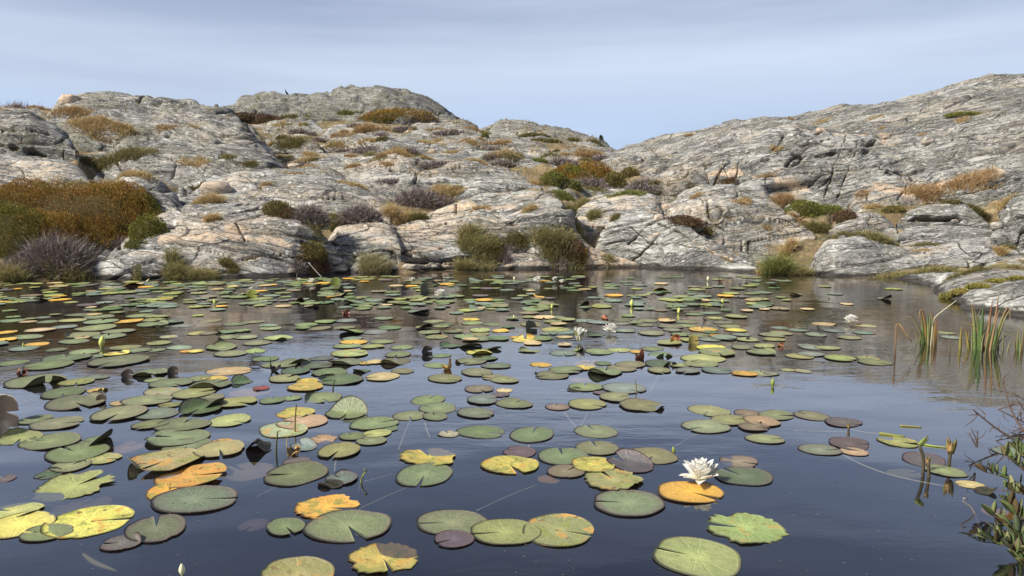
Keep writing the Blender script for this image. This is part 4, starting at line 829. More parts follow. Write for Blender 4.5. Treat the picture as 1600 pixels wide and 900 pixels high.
    if form not in "uk" and nr2[:, 2].mean() < 0: nr2 = -nr2
    # orient faces with the normals
    a, b, c = p[f[:, 0]], p[f[:, 1]], p[f[:, 2]]; fn = np.cross(b - a, c - a)
    if (fn * nr2[f[:, 0]]).sum() < 0: f = f[:, ::-1]
    p2 = p - nr2 * .008
    col = np.stack([np.tile(rad, na), np.repeat(th / 6.2832, nr_), (sstep(.0, .5, p[:, 0]) * (form == "z"))], 1)
    edge = np.concatenate([[i * nr_ + nr_ - 1 for i in range(na)], [(na - 1) * nr_ + j for j in range(nr_ - 2, -1, -1)], [j for j in range(1, nr_ - 1)]]).astype(int)
    nx = np.roll(edge, -1)
    sk = np.stack([edge, nx, nx + n, edge + n], 1)
    V = np.concatenate([p, p2]); Fs = [f, f[:, ::-1] + n, sk]
    mi = np.concatenate([np.zeros(len(f)), np.ones(len(f)), np.zeros(len(sk))])
    m = mesh_of("lily_leaf_" + {"f": "flat", "w": "wavy", "c": "curled", "n": "folded", "u": "upright", "t": "torn", "x": "sunken", "k": "crumpled", "q": "tented"}[form], V, Fs, [M_PAD, M_PADU], np.concatenate([col, col]), True, mi)
    return m
MESHES = {f: [pad_mesh(f, 100 * i + ord(f)) for i in range({"f": 7, "w": 6, "c": 7, "n": 4, "t": 4}.get(f, 3))] for f in "fwcnutxkq"}
# px py width colour form [notch direction in degrees: 0 right, 90 away, 180 left, 270 towards us] [landmark name | own label]
PADS = """
10 656 62 k u|blackish green upright leaf standing at the left edge of the pond
55 656 48 g f
90 662 76 o w
32 685 66 y c
79 690 92 g w 170
152 690 56 g n|green leaf folded over a yellow one in the left foreground
121 708 96 g f 150
162 717 54 y f
110 728 66 o w
76 742 40 d c
118 760 118 y t 60|yellow-green leaf with brown holes, big and broad in the left foreground
121 787 104 P x
20 799 84 y w
32 821 100 Y w|broad yellow-orange leaf cut by the left edge of the photo
139 815 128 Y f 10|large bright yellow leaf in the left foreground
72 833 76 g f
244 826 106 p f 115|large purple-green leaf with its notch at the back, left foreground
190 849 60 P c|dark purple leaf curled under in front of the large purple-green one
306 781 133 p f 5|largest purple-grey leaf in the left foreground, its notch to the right
300 744 108 O w|long orange leaf lying behind the largest purple-grey one
266 767 76 O f
385 732 92 w x|pale drowned leaf with brown blotches left of the black tented leaf
257 722 108 y c 250|yellow-green leaf with a black gap under its raised front edge
343 703 84 y w
292 697 78 g f
277 684 96 g w
285 664 80 g f
235 664 56 g f
358 658 66 y w
245 647 66 s f
187 647 92 o f
313 640 66 d n
197 695 58 t x
8 748 34 P w
395 815 52 P x
408 700 60 k q 270|black tented leaf beside the orange fragments left of centre
346 690 30 O f
462 646 62 Y w
472 660 78 t f
443 672 78 w f
542 646 66 g n
585 662 78 g f
603 669 40 g f
589 678 46 y f
550 682 42 g f
580 689 48 g f
505 686 44 t t|orange leaf with burnt ragged edges left of the centre foreground
474 698 46 s n
530 705 76 y f 260
455 711 40 O k|bright orange crumpled scrap beside the black tented leaf
464 722 44 P f
462 741 100 g f 190
534 748 52 s c
517 757 40 k c|black folded flap in front of the small grey-green leaf
512 793 102 O t|orange leaf with burnt black edge in the centre foreground
446 824 68 g f
544 822 130 g f 300|largest green leaf in the centre foreground, notch towards the viewer
599 872 112 Y t|torn yellow leaf at the bottom edge in the centre foreground
465 896 124 y f
663 742 104 g f 265|round green leaf in front of the torn-notched yellow one at the centre
670 713 90 Y t 110|golden yellow leaf with a torn notch at the centre
640 650 54 g f 280
680 651 46 g f
743 646 64 p f 330
701 678 36 w t
752 675 78 g f 340
705 816 114 g f 185|green leaf split by a long notch, left of the paired leaves near the bottom
709 843 64 P f
789 832 110 y f 190|left one of the paired yellow-green leaves near the bottom
797 727 88 Y f
812 706 56 P f
831 679 82 g f 80
879 713 82 g f 95
884 737 60 b f 50
931 674 70 g f
933 700 70 g f 100
928 727 74 Y w
984 726 76 P n|dark purple leaf folded to a boat shape right of centre
1020 712 78 o f 240
958 750 92 y t|yellow-green leaf torn in two right of centre
858 744 38 O x
981 786 112 p f 175|purple-green leaf with a dark curled end, left of the orange leaf under the flower
873 829 116 y w 340|right one of the paired yellow-green leaves near the bottom
1079 769 100 O f 320|orange leaf under the large white flower
1161 744 88 d f 125|dark green leaf right of the large white flower
1155 721 60 b w
1102 667 76 g f
1108 642 64 o f
1141 657 66 y f
1168 646 46 b f
1190 659 56 t f
1178 668 48 b f
1195 686 60 o f 0
1162 824 124 y t|yellow-green leaf with a ragged front, right of the bottom centre
1088 870 144 y f 155|biggest yellow-green leaf near the bottom edge, notch to its upper left
1213 649 56 o f 350
1268 650 58 b f
1317 660 56 P f 320
1327 693 66 P f 350
1281 703 64 p f 0
1334 706 42 t f
1443 718 74 P f
1476 736 62 o f 130
1403 690 62 y w
1413 735 54 w x
1515 757 42 t f
1578 705 52 s f
1541 768 36 k n|dark upright flap at the foot of the right bank shrub
1560 797 50 O x
20 567 44 g f
75 571 70 g f
57 596 84 o c|big crumpled olive leaf at the left edge of the middle water
32 586 28 R k
103 560 66 g f
185 565 92 g w
182 553 40 Y c
292 549 24 O f
306 549 26 Y f
120 597 52 y f
152 589 38 s f
235 583 56 g c
243 594 34 g f
268 599 62 g f
200 589 20 k u
271 583 18 k u
358 580 70 t f
335 592 40 Y f
329 602 64 g c
310 592 40 g f
378 597 34 d n
390 610 66 t x
99 614 74 g f
118 630 90 g c
160 628 20 k u
230 626 78 g f
185 630 30 t f
303 615 68 y f
267 633 38 g f
316 633 64 d c
367 629 66 y f
325 622 50 o w
152 610 30 Y c
255 613 60 w f
415 561 42 g f
437 570 58 g f
462 565 48 g c
502 560 38 s f
495 572 50 d c
542 566 56 g c|mounded green leaf left of centre in the middle water
547 553 60 y f
572 568 24 Y f
586 566 30 t w
617 565 52 g c
622 554 48 g f
565 580 28 d n
515 583 54 g c
445 592 52 o f
462 580 54 d f
428 580 30 k k
532 594 68 d c
597 589 56 t f 200
629 580 40 o f
477 605 58 Y f
480 596 34 O c
408 607 28 R w
504 622 62 g c
425 626 42 g f
456 622 34 g f
669 625 62 o f 80
684 638 62 g f
695 592 60 o f
680 571 42 o f
700 577 28 O k|orange crumpled leaf at the head of the open water
690 556 32 d f
702 541 34 d n
735 541 38 d n
735 565 48 g c
757 560 40 d c
748 551 42 Y c
776 572 48 p f 0
745 582 58 o f
749 608 50 b f
754 625 54 s f 20
782 617 30 P f
803 631 58 g f 60
788 610 28 t f
770 590 38 o w
788 594 46 o f
770 545 28 g n
667 553 20 k u|black upright leaf and its dark mirror image at the centre
552 535 44 O w
551 529 36 s f
826 548 34 g c
880 552 46 s f
903 547 20 g n
935 550 46 g f
967 547 40 y f
995 550 24 O f
1018 545 38 g f
1032 555 38 g c
845 570 36 O f
883 564 34 R x
920 564 50 O x
884 579 54 g f
912 575 38 Y f
861 587 54 o c 200|olive leaf with a black raised corner, left of the open water's middle
907 591 36 O x
945 582 58 g c
970 576 50 o f
985 570 54 o f
942 568 32 g f
1032 569 50 d c
1030 579 44 o f
1063 571 34 o f
1095 569 52 o f
1098 561 70 y f
1075 580 44 s f
1120 579 50 s f
1163 584 42 O w
1190 583 46 o f
1002 560 24 R k|dark red-brown crumpled leaf right of centre
915 605 56 o f 90
898 610 24 k c
975 607 70 s f
938 614 24 P f
961 621 54 o f
1004 634 70 o c
917 632 64 y f
871 636 40 b f
1120 551 68 o f
1110 543 50 Y f
1083 537 20 Y u|small bright yellow upright leaf right of the red roll
1055 533 28 R k|red-brown rolled leaf right of the centre flower
1158 543 36 o f
1187 551 44 g f
1231 578 24 w f
1254 580 28 w f
1312 560 50 y f
1367 566 54 g f
1356 560 40 o f
1267 554 44 s f
1250 557 44 y f
1270 543 42 s f
1293 544 40 y f
1261 540 34 s f
1328 528 38 o f
1275 523 36 s f
1247 516 32 s f
1303 517 34 s f
1350 520 34 s f
1352 509 36 w f
1221 521 36 o f
1212 525 28 o f
1485 527 32 s f
1477 520 28 o f
1287 506 38 t w
1220 541 16 R k
1205 584 24 s f
828 519 28 d u|tall dark green upright leaf standing left of the half-open flower
822 531 44 Y c
808 527 22 O f
560 517 15 k u|small black upright leaf in the middle water
525 444 18 L u|lime green upright leaf near the far shore
395 464 20 L u|yellow upright leaf near the far left shore
667 456 26 o u|olive upright leaf left of the far white flower
1170 531 11 k k
1125 442 14 R k|dark red crumpled leaf alone near the far shore on the right
541 491 20 R k|red-brown rolled leaf at the far left of centre
945 499 18 R k
1296 467 5 k k
170 526 50 g f
128 524 54 o c
150 513 60 g f
186 518 46 g f
40 527 52 g f
10 519 32 O f
62 516 46 t w
100 511 40 s f
195 543 48 o f
212 548 44 g f
132 550 48 g f
146 557 30 s f
115 534 48 g f
88 547 32 d f
57 538 38 O f
37 545 46 s f
244 547 30 g f
280 543 44 s f
238 507 50 g c
286 509 38 s f
263 526 28 w f
308 521 36 y f
220 493 44 g f
200 502 46 O w
157 503 52 g f
113 501 44 y f
155 495 48 g f
124 492 44 g w
66 496 26 s f
44 503 26 t f
74 503 32 g f
18 501 42 g f
328 501 36 o f
368 506 40 g f
396 503 38 o f
422 513 38 o f
478 507 38 g f
498 513 38 g f
538 512 38 g f
586 519 42 s f
540 501 36 s f
356 518 40 d c
326 521 28 o f
356 527 34 g c
384 527 38 o f
435 528 44 y c
402 536 44 o f
346 543 48 g c
398 549 36 y w
360 553 50 o f
596 534 40 g f
542 541 46 g f
582 542 36 y f
628 543 42 g f
736 499 28 O f
678 502 36 o f
696 507 30 d f
738 505 36 g f
768 507 28 d c
830 507 38 o f
672 519 38 g c
708 518 32 g c
682 527 38 g f
750 516 40 y f
748 523 34 g f
782 517 28 O w
752 530 42 g f
726 526 42 g f
868 515 46 y f
882 519 40 s f
930 524 28 d n
882 527 28 t f
914 501 38 s f
936 504 38 s f
975 517 38 s f
1018 521 44 o f
1048 511 40 o f
1050 516 32 p f
1098 515 46 Y f
1150 516 34 Y f
1064 523 34 g f
1092 525 38 g f
1118 524 26 O f
1108 531 34 s f
1158 523 32 s f
1168 531 38 o f
1206 523 40 o f
1210 531 32 o f
1194 541 38 y f
1158 543 36 g f
1190 551 46 g c
1218 512 30 p f
1116 497 26 y f
1038 499 24 O f
1012 501 34 g f
972 506 28 s f
972 500 34 g f
1008 508 30 o f
1072 503 38 o f
1072 509 32 g f
1130 504 34 g f
1140 510 38 o f
1110 489 36 s f
1084 491 30 g f
"""
placed = []
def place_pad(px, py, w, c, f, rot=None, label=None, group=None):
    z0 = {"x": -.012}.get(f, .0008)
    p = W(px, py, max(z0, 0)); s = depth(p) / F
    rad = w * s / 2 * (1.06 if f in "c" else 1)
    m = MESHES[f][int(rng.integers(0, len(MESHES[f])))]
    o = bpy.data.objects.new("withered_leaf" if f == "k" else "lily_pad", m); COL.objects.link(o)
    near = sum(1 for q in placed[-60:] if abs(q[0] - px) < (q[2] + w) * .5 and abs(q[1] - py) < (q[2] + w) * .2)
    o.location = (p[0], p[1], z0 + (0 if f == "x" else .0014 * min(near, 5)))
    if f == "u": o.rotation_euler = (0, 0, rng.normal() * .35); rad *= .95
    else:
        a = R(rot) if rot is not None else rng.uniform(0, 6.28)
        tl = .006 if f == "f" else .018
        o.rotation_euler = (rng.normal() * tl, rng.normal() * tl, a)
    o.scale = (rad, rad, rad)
    base, amt = PADCOL[c]; base = np.array(base); base = base * .84 + .16 * base.mean() * np.array([1.05, 1.05, .95]) if c in 'gdoysp' else base; j = (1.16 if py < 560 else 1.0) + .10 * rng.normal()  # far leaves get a lighter base: grazing sky sheen put into their colour
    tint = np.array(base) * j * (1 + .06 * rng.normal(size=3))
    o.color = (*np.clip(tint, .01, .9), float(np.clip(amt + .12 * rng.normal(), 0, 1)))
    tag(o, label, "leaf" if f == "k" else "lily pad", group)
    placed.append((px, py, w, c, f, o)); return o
rows = []
for ln_ in PADS.strip().split("\n"):
    head, _, lab = ln_.partition("|"); t_ = head.split()
    rows.append((float(t_[0]), float(t_[1]), float(t_[2]), t_[3], t_[4], float(t_[5]) if len(t_) > 5 else None, lab or None))
rows.sort(key=lambda q: q[1])                       # far ones first: nearer leaves lie on top
for q in rows: place_pad(*q)
# far leaves: past the 300 that show largest, one object
def dens(px, py):
    if py < 437 + (4 if px < 300 else 0): d_ = .35
    else: d_ = 1.0
    if px > 1230: d_ *= .10 if py > 445 and py < 490 else .02
    elif px > 1000: d_ *= .62
    elif px > 700: d_ *= .85
    if py > 486: d_ *= .22
    if 190 < px < 420 and 480 < py < 540: d_ *= .3
    if 420 < px < 700 and py > 490: d_ *= .3
    if px > 950 and py < 440: d_ *= .5
    if 690 < px < 830 and 452 < py < 462: d_ *= .4
    return d_
farv, farp = [], []
cells = [(W(q[0], q[1])[:2], q[2] * depth(W(q[0], q[1])) / F * .5) for q in placed]
far_mesh_cache = {}
tries = 0
fm = []
cc = list("ggggooooosssssyyppPbddOtt")
while tries < 9000 and len(fm) < 560:
    tries += 1
    px = rng.uniform(-60, 1400); py = 432 + 108 * rng.uniform() ** 1.5
    p = W(px, py)
    if rng.uniform() > dens(px, py) * float(np.clip(.75 + 1.6 * perlin(np.array([[p[0] * 1.1, p[1] * 1.1, 3.3]]))[0], .12, 1)): continue
    if pond_dist(p[None, :2])[0] < .06: continue
    rad = rng.uniform(.05, .105)
    if any(abs(p[0] - c_[0][0]) < 1 and np.hypot(p[0] - c_[0][0], p[1] - c_[0][1]) < .58 * (rad + c_[1]) for c_ in cells): continue
    cells.append((p[:2], rad)); fm.append((p, rad))
pv, pf, pc, off = [], [], [], 0
M_FAR = plant_material("far_lily_leaves", .36, .1)
for p, rad in fm:
    c = cc[int(rng.integers(0, len(cc)))]; n = 14
    th = np.linspace(.15, 6.13, n) + rng.uniform(0, 6.28); r2 = rad * (1 + .05 * rng.normal(size=n))
    cup = rng.uniform(0, .004) + (rng.uniform() < .07) * rng.uniform(.02, .05); dr = rng.uniform(0, 6.28)
    ring_ = np.stack([p[0] + r2 * np.cos(th), p[1] + r2 * np.sin(th), .006 + rng.uniform(0, .006) + cup * np.maximum(np.cos(th - dr), 0) ** 2], 1)
    top = np.concatenate([[[p[0], p[1], .008]], ring_]); v = np.concatenate([top, top - [0, 0, .004]]); m_ = n + 1
    i = np.arange(1, n); ft = np.stack([0 * i, i, i + 1], 1); fb = np.stack([0 * i + m_, i + 1 + m_, i + m_], 1)
    sk = np.stack([i, i + m_, i + 1 + m_, i + 1], 1)
    col = np.array(PADCOL[c][0]) * rng.uniform(1.0, 1.5); C = np.tile(col, (2 * m_, 1)); C[m_:] = (.05, .03, .02); C[1:n + 1] *= .85  # random tone, brightened as well: sky sheen put into the colour
    pv.append(v); pf.append((ft + off, fb + off, sk + off)); pc.append(C); off += 2 * m_
put("lily_pads_far", np.concatenate(pv), [np.concatenate([q[k] for q in pf]) for k in range(3)], [M_FAR], cols=np.concatenate(pc), smooth=False, kind="stuff")

# flecks of pollen, seeds and leaf scraps on the water
n = 420; fx, fy = [], []
while len(fx) < n:
    a_, b_ = rng.uniform(-80, 1640), rng.uniform(436, 905)
    if perlin(np.array([[a_ * .006, b_ * .015, 2.]]))[0] + rng.normal() * .25 > .12: fx.append(a_); fy.append(b_)
cn = np.array([W(a_, b_, .0012) for a_, b_ in zip(fx, fy)]); th = rng.uniform(0, 6.28, (n, 1)) + np.array([[0, 1.2, 2.9, 4.4]]); rf = (cn[:, 1:2] * .0006 + .0012) * rng.uniform(.4, 1.3, (n, 4))
v = np.stack([cn[:, :1] + rf * np.cos(th) * 1.5, cn[:, 1:2] + rf * np.sin(th), np.repeat(cn[:, 2:], 4, 1)], -1).reshape(-1, 3)
put("floating_flecks", v, [np.arange(n * 4).reshape(n, 4)], [M_FAR], cols=np.repeat(palette(n, [(.16, .15, .09), (.12, .09, .05), (.20, .19, .13), (.08, .07, .04)]), 4, 0), smooth=False, kind="stuff")

# ------------------------------------------------------------------ water lilies: flowers and buds
M_PETAL = new_mat("white_petal"); t = NT(M_PETAL)
oc = t.n("ShaderNodeTexCoord").outputs["Object"]; zz_ = t.n("ShaderNodeSeparateXYZ", {0: oc}).outputs[0]
pc_ = t.mix(t.rng(zz_, .0, .5), rgb(.90, .83, .52), rgb(.94, .92, .84))
ps = t.n("ShaderNodeBsdfPrincipled", {"Base Color": pc_, "Roughness": .5, "Specular IOR Level": .3}); tr = t.n("ShaderNodeBsdfTranslucent", {0: pc_})
t.n("ShaderNodeOutputMaterial", {0: t.n("ShaderNodeMixShader", {0: .3, 1: ps.outputs[0], 2: tr.outputs[0]}).outputs[0]})
M_STAM = simple("yellow_stamens", (.75, .52, .06), .6); M_SEPAL = simple("green_sepal", (.20, .22, .07), .5); M_BUD = simple("green_bud", (.22, .26, .05), .4)
M_BUDY = simple("yellow_bud", (.55, .58, .14), .45); M_STEM = simple("brown_stalk", (.07, .055, .03), .6); M_STEMG = simple("green_stalk", (.16, .19, .05), .5); M_DEAD = simple("withered_flower", (.22, .13, .06), .8)
def petal_mesh(mat, wide=.2, cup=.22, name="petal"):
    """a boat-shaped petal of length 1 along +x, curving up"""
    n, m = 10, 7; u = np.linspace(0, 1, n); v = np.linspace(-1, 1, m)
    U, Vv = np.meshgrid(u, v, indexing='ij'); wd = wide * np.sin(np.pi * np.clip(U * .93 + .07, 0, 1) ** .85) ** .8
    x = U; y = Vv * wd; z = .05 * U + .30 * U ** 2 - .14 * U ** 4 + cup * wd * Vv ** 2 * 1.2
    p = np.stack([x, y, z], -1).reshape(-1, 3); p2 = p - [0, 0, .018]; k = len(p); f = grid_faces(n, m)[:, ::-1]
    ed = np.concatenate([np.arange(m), np.arange(2 * m - 1, n * m, m), np.arange(n * m - 2, (n - 1) * m - 1, -1), np.arange((n - 2) * m, 0, -m)])
    nx = np.roll(ed, -1)
    return mesh_of(name, np.concatenate([p, p2]), [f, f[:, ::-1] + k, np.stack([ed, ed + k, nx + k, nx], 1)], [mat])
PET = [petal_mesh(M_PETAL, .29), petal_mesh(M_PETAL, .26, .28)]; SEP = petal_mesh(M_SEPAL, .21, .25, "sepal")
def stamen_mesh():
    parts = []
    for i in range(34):
        a = i * 2.4; r = .03 + .1 * math.sqrt(i / 34); parts.append(tube([[r * math.cos(a) * .6, r * math.sin(a) * .6, 0], [r * math.cos(a), r * math.sin(a), .13], [r * math.cos(a) * .8, r * math.sin(a) * .8, .24 - .25 * r]], [.014, .016, .008], 4))
    v, f, _ = merge(parts); return mesh_of("stamens", v, f, [M_STAM])
STA = stamen_mesh()
def build_flower(op=1.0):
    root = link("water_lily_flower", None)
    for ring_, (n, el, ln, z) in enumerate([(4, 3, 1.0, .06), (6, 18, 1.02, .08), (8, 36, 1.0, .10), (8, 54, .95, .12), (7, 70, .84, .13)]):
        for i in range(n):
            o = link("sepal" if ring_ == 0 else "petal", (SEP if ring_ == 0 and op < .6 else PET[ring_ % 2]), root, (0, 0, z))
            e = R(el) if op >= 1 else R(88 - (88 - el) * op)
            o.rotation_mode = 'ZYX' if False else 'XYZ'
            o.rotation_euler = Matrix.Rotation(2 * math.pi * (i + .5 * (ring_ % 2)) / n + ring_ * .4, 3, 'Z').to_4x4().__matmul__(Matrix.Rotation(-e - R(rng.normal() * 8), 4, 'Y')).to_euler()
            o.scale = (ln * rng.uniform(.86, 1.06), ln * rng.uniform(.8, 1.15), ln)
    link("stamens", STA, root, (0, 0, .14))
    return root
def copy_tree(o, parent=None):
    c = o.copy(); COL.objects.link(c); c.parent = parent
    for ch in list(o.children): copy_tree(ch, c)
    return c
fl0 = build_flower(); fl_half = build_flower(.55)
FLG = "white water lily flowers"
def set_flower(src, first, px, py, w, label, turn=0.0, op=1.0):
    o = src if first else copy_tree(src)
    p = W(px, py); s = depth(p) / F; o.location = (p[0], p[1], .01); k = w * s / 2 / op * (1.3 if w < 30 else 1); o.scale = (k, k, k); o.rotation_euler = (R(rng.normal() * 5), R(rng.normal() * 5), turn)
    return tag(o, label, "flower", FLG)
set_flower(fl0, True, 1097, 755, 72, "large fully open white water lily flower beside the orange leaf in the right foreground", .3)
set_flower(fl0, False, 954, 521, 23, "open white water lily flower right of the half-open one in the middle water", 1.0)
set_flower(fl0, False, 1329, 507, 22, "lone open white water lily flower in the dark water on the right", 2.0)
set_flower(fl_half, True, 904, 536, 26, "half-open white water lily flower beside a curled leaf near the centre", .6, .8)
set_flower(fl0, False, 688, 463, 16, "white water lily flower beside the olive upright leaf in the far water", 2.2)
set_flower(fl0, False, 487, 443, 12, "white flower near the far shore, right one of two close together at the left", .2)
set_flower(fl_half, False, 467, 443, 9, "small half-open white flower near the far shore, left one of two close together", 1.2, .8)
set_flower(fl_half, False, 644, 443, 10, "half-open white flower near the far shore in front of the centre slab", 2.2, .8)
set_flower(fl0, False, 840, 441, 13, "leftmost of three white flowers below the broad sedge tussock", .8)
set_flower(fl_half, False, 867, 442, 10, "middle one of three white flowers below the broad sedge tussock", 1.8, .8)
set_flower(fl0, False, 878, 443, 9, "rightmost of three white flowers below the broad sedge tussock", 2.8)
set_flower(fl_half, False, 694, 442, 5, "tiny white flower near the far shore in front of the slab's middle", .4, .8)
set_flower(fl_half, False, 392, 456, 7, "tiny white flower just behind the yellow upright leaf at the far left", 1.4, .8)
def bud_mesh(name, mat):
    h = np.linspace(0, 1, 9); r = .36 * np.sin(np.pi * np.clip(h * .92 + .04, 0, 1)) ** .75 * (1 - .25 * h); th = np.arange(10) * 2 * np.pi / 10
    v = np.stack([r[:, None] * np.cos(th) * (1 + .08 * np.cos(4 * th)), r[:, None] * np.sin(th) * (1 + .08 * np.cos(4 * th)), np.repeat(h[:, None], 10, 1)], -1).reshape(-1, 3)
    return mesh_of(name, v, [grid_faces(9, 10, True), np.arange(9, -1, -1)[None], (80 + np.arange(10))[None]], [mat])
BUDM = {"g": bud_mesh("green_bud", M_BUD), "y": bud_mesh("yellow_bud", M_BUDY), "w": bud_mesh("pale_bud", simple("pale_bud", (.72, .70, .42), .5))}
for px, py, h, c, lab in [(158, 542, 20, "y", "plump yellow-green bud standing among the leaves at the left"), (37, 542, 8, "y", "small yellow bud on a leaf near the left edge"), (987, 479, 13, "y", "pale yellow bud standing in the far water right of the centre"), (1060, 490, 11, "y", "yellow bud standing above a leaf left of the red roll's column"), (1130, 474, 9, "y", "small yellow-green bud in the far water on the right"), (1106, 439, 9, "w", "cream bud near the far shore on the right"), (1207, 604, 15, "g", "green bud standing alone at the edge of the rock's reflection"), (1053, 709, 13, "g", "round green bud at the rim of the olive leaf right of centre"), (336, 476, 10, "y", "slender yellow bud in the shade of a leaf at the far left"), (862, 483, 9, "y", "slender yellow bud in the far water at the centre"), (804, 438, 7, "w", "tiny cream bud near the far shore left of the three flowers"), (285, 899, 22, "w", "cream bud tip at the bottom edge left of centre"), (803, 497, 6, "w", "tiny cream bud in the middle of the far leaves")]:
    p = W(px, py); s = depth(p) / F; root = link("lily_bud", None, loc=(p[0], p[1], 0), label=lab, cat="bud", group="lily buds")
    b = link("bud", BUDM[c], root, (0, 0, .001)); k = h * s * .85; b.scale = (k * .8, k * .8, k); b.rotation_euler = (R(rng.normal() * 8), R(rng.normal() * 8), rng.uniform(0, 6))
    v, f = tube([[0, 0, -.2], [.004, .003, -.05], [0, 0, k * .06]], [k * .1, k * .1, k * .12], 5); link("stalk", mesh_of("stalk", v, f, [M_STEMG]), root)

# labels for the leaves that have none yet: what they look like and what they lie beside
LAND = [(1097, 735, "the large white flower"), (408, 690, "the black tented leaf"), (663, 742, "the round green centre leaf"), (670, 713, "the golden yellow leaf"), (118, 760, "the leaf with brown holes"), (306, 781, "the largest purple-grey leaf"), (139, 815, "the large bright yellow leaf"), (544, 822, "the largest green leaf"), (512, 793, "the burnt orange leaf"), (300, 744, "the long orange leaf"),
        (984, 726, "the purple boat-shaped leaf"), (1443, 700, "the withered flower stalks"), (828, 519, "the tall upright leaf"), (667, 553, "the black upright leaf"), (904, 530, "the half-open flower"), (954, 518, "the open centre flower"), (1329, 504, "the lone right flower"), (1055, 533, "the red-brown roll"), (1002, 560, "the dark red crumpled leaf"), (700, 577, "the orange crumpled leaf"), (158, 535, "the plump yellow bud"), (57, 596, "the big crumpled olive leaf"), (560, 515, "the small black upright leaf"), (541, 491, "the far red-brown roll"), (1207, 597, "the lone green bud"),
        (542, 566, "the mounded green leaf"), (861, 587, "the leaf with the black corner"), (10, 656, "the upright leaf at the left edge"), (958, 750, "the leaf torn in two"), (688, 460, "the far white flower"), (525, 444, "the lime upright leaf"), (1447, 520, "the iris leaves"), (257, 722, "the leaf with a black gap"), (987, 474, "the far pale bud"), (1130, 470, "the far right bud")]
used = set(o.get("label") for *_, o in placed)
def words_ok(s): return len(s.split()) <= 16
for i, (px, py, w, c, f, o) in enumerate(placed):
    if o.get("label"): continue
    size = "large" if w > 85 else "mid-sized" if w > 50 else "small"
    kind = "lily leaf" if f == "k" else "lily pad"
    look = f"{size} {FWORD[f]} {CWORD[c]} {kind}"
    cands = sorted(LAND, key=lambda q: np.hypot((q[0] - px) * .6, (q[1] - py) * 2.2))
    done = None
    def rel(q):
        dx, dy = px - q[0], (py - q[1]) * 2.5
        if abs(dx) > 1.2 * abs(dy): return ("just " if abs(dx) < 45 else "") + ("right of " if dx > 0 else "left of ")
        return ("just " if abs(dy) < 45 else "") + ("in front of " if dy > 0 else "behind ")
    for q in cands[:5]:
        s_ = f"{look} {rel(q)}{q[2]}"
        if s_ not in used and words_ok(s_): done = s_; break
    if not done:
        for q in cands[:4]:
            for q2 in cands[:6]:
                if q is q2: continue
                s_ = f"{FWORD[f]} {CWORD[c]} pad {rel(q)}{q[2]}, {rel(q2)}{q2[2]}"
                if s_ not in used and words_ok(s_): done = s_; break
            if done: break
    o["label"] = done or f"{look} {rel(cands[0])}{cands[0][2]}"; used.add(o["label"])
for px, py, w, c, f, o in placed: o["group"] = "withered lily leaves" if f == "k" else "lily pads on the pond"
# ------------------------------------------------------------------ stalks, iris, bank shrubs, small things
def wpt(px, py, base):          # the point above the water at this pixel, at the distance of the thing's foot
    return P(px, py, base[1])
def leaf_ribbon(path, width, cols, fold_=.25):
    """a long leaf with a keel: three vertices across, tapering to the tip, two-sided with real thickness"""
    path = np.asarray(path); n = len(path); t = unit(np.gradient(path, axis=0)); side = unit(np.cross(t, np.array([.15, -1, .05]))); nr_ = unit(np.cross(side, t))
    u = np.linspace(0, 1, n); w = width * np.clip(1 - u ** 2.2, .04, 1)[:, None] * .5
    a = path - side * w; b = path + nr_ * w * fold_ * 2; c = path + side * w; d = path - nr_ * w * .35
    v = np.stack([a, b, c, d], 1).reshape(-1, 3); f = [grid_faces(n, 4, True), np.array([[3, 2, 1, 0]]), ((n - 1) * 4 + np.arange(4))[None]]
    cols = np.array(cols); k = np.interp(u, np.linspace(0, 1, len(cols)), np.arange(len(cols))); i = np.clip(k.astype(int), 0, len(cols) - 2)
    cc_ = cols[i] + (cols[i + 1] - cols[i]) * (k - i)[:, None]; return v, f, np.repeat(cc_, 4, 0)
G1, G2, G3 = (.12, .21, .06), (.17, .25, .075), (.09, .15, .06)
O1, O2, T1 = (.30, .18, .085), (.38, .25, .13), (.30, .27, .13)
def iris(label, base, blades):
    b = W(*base); root = link("iris_clump", None, loc=b, label=label, cat="iris", group="iris clumps in the right shallows"); s = depth(b) / F
    for pts, w, cols in blades:
        q = [wpt(px, py, (0, b[1] + dy)) for px, py, dy in [(p + (0,))[:3] if len(p) == 2 else p for p in pts]]
        q[0][2] = -.06
        v, f, c = leaf_ribbon(curve(q, 12), w * s * 1.15, cols)
        put("blade", v, f, [M_PLANT], b, root, cols=c)
    for _ in range(int(len(blades) * 1.3)):
        bx = base[0] + rng.normal() * len(blades) * .9; hgt = rng.uniform(16, 54); ln_ = rng.normal() * 11; dy = rng.normal() * .05
        q = [wpt(x, y, (0, b[1] + dy)) for x, y in [(bx, base[1] + 4), (bx + ln_ * .35, base[1] - hgt * .55), (bx + ln_, base[1] - hgt), (bx + ln_ * 1.5, base[1] - hgt * rng.uniform(.8, 1.02))]]; q[0][2] = -.05
        v, f, c = leaf_ribbon(curve(q, 10), rng.uniform(2, 4.2) * s, [[G1, G2, G3, T1], [G3, G1, G2, T1], [G3, (.16, .17, .06), T1, O2], [(.14, .12, .06), T1, T1, O1]][int(rng.integers(0, 4))])
        put("blade", v, f, [M_PLANT], b, root, cols=c)
    return root
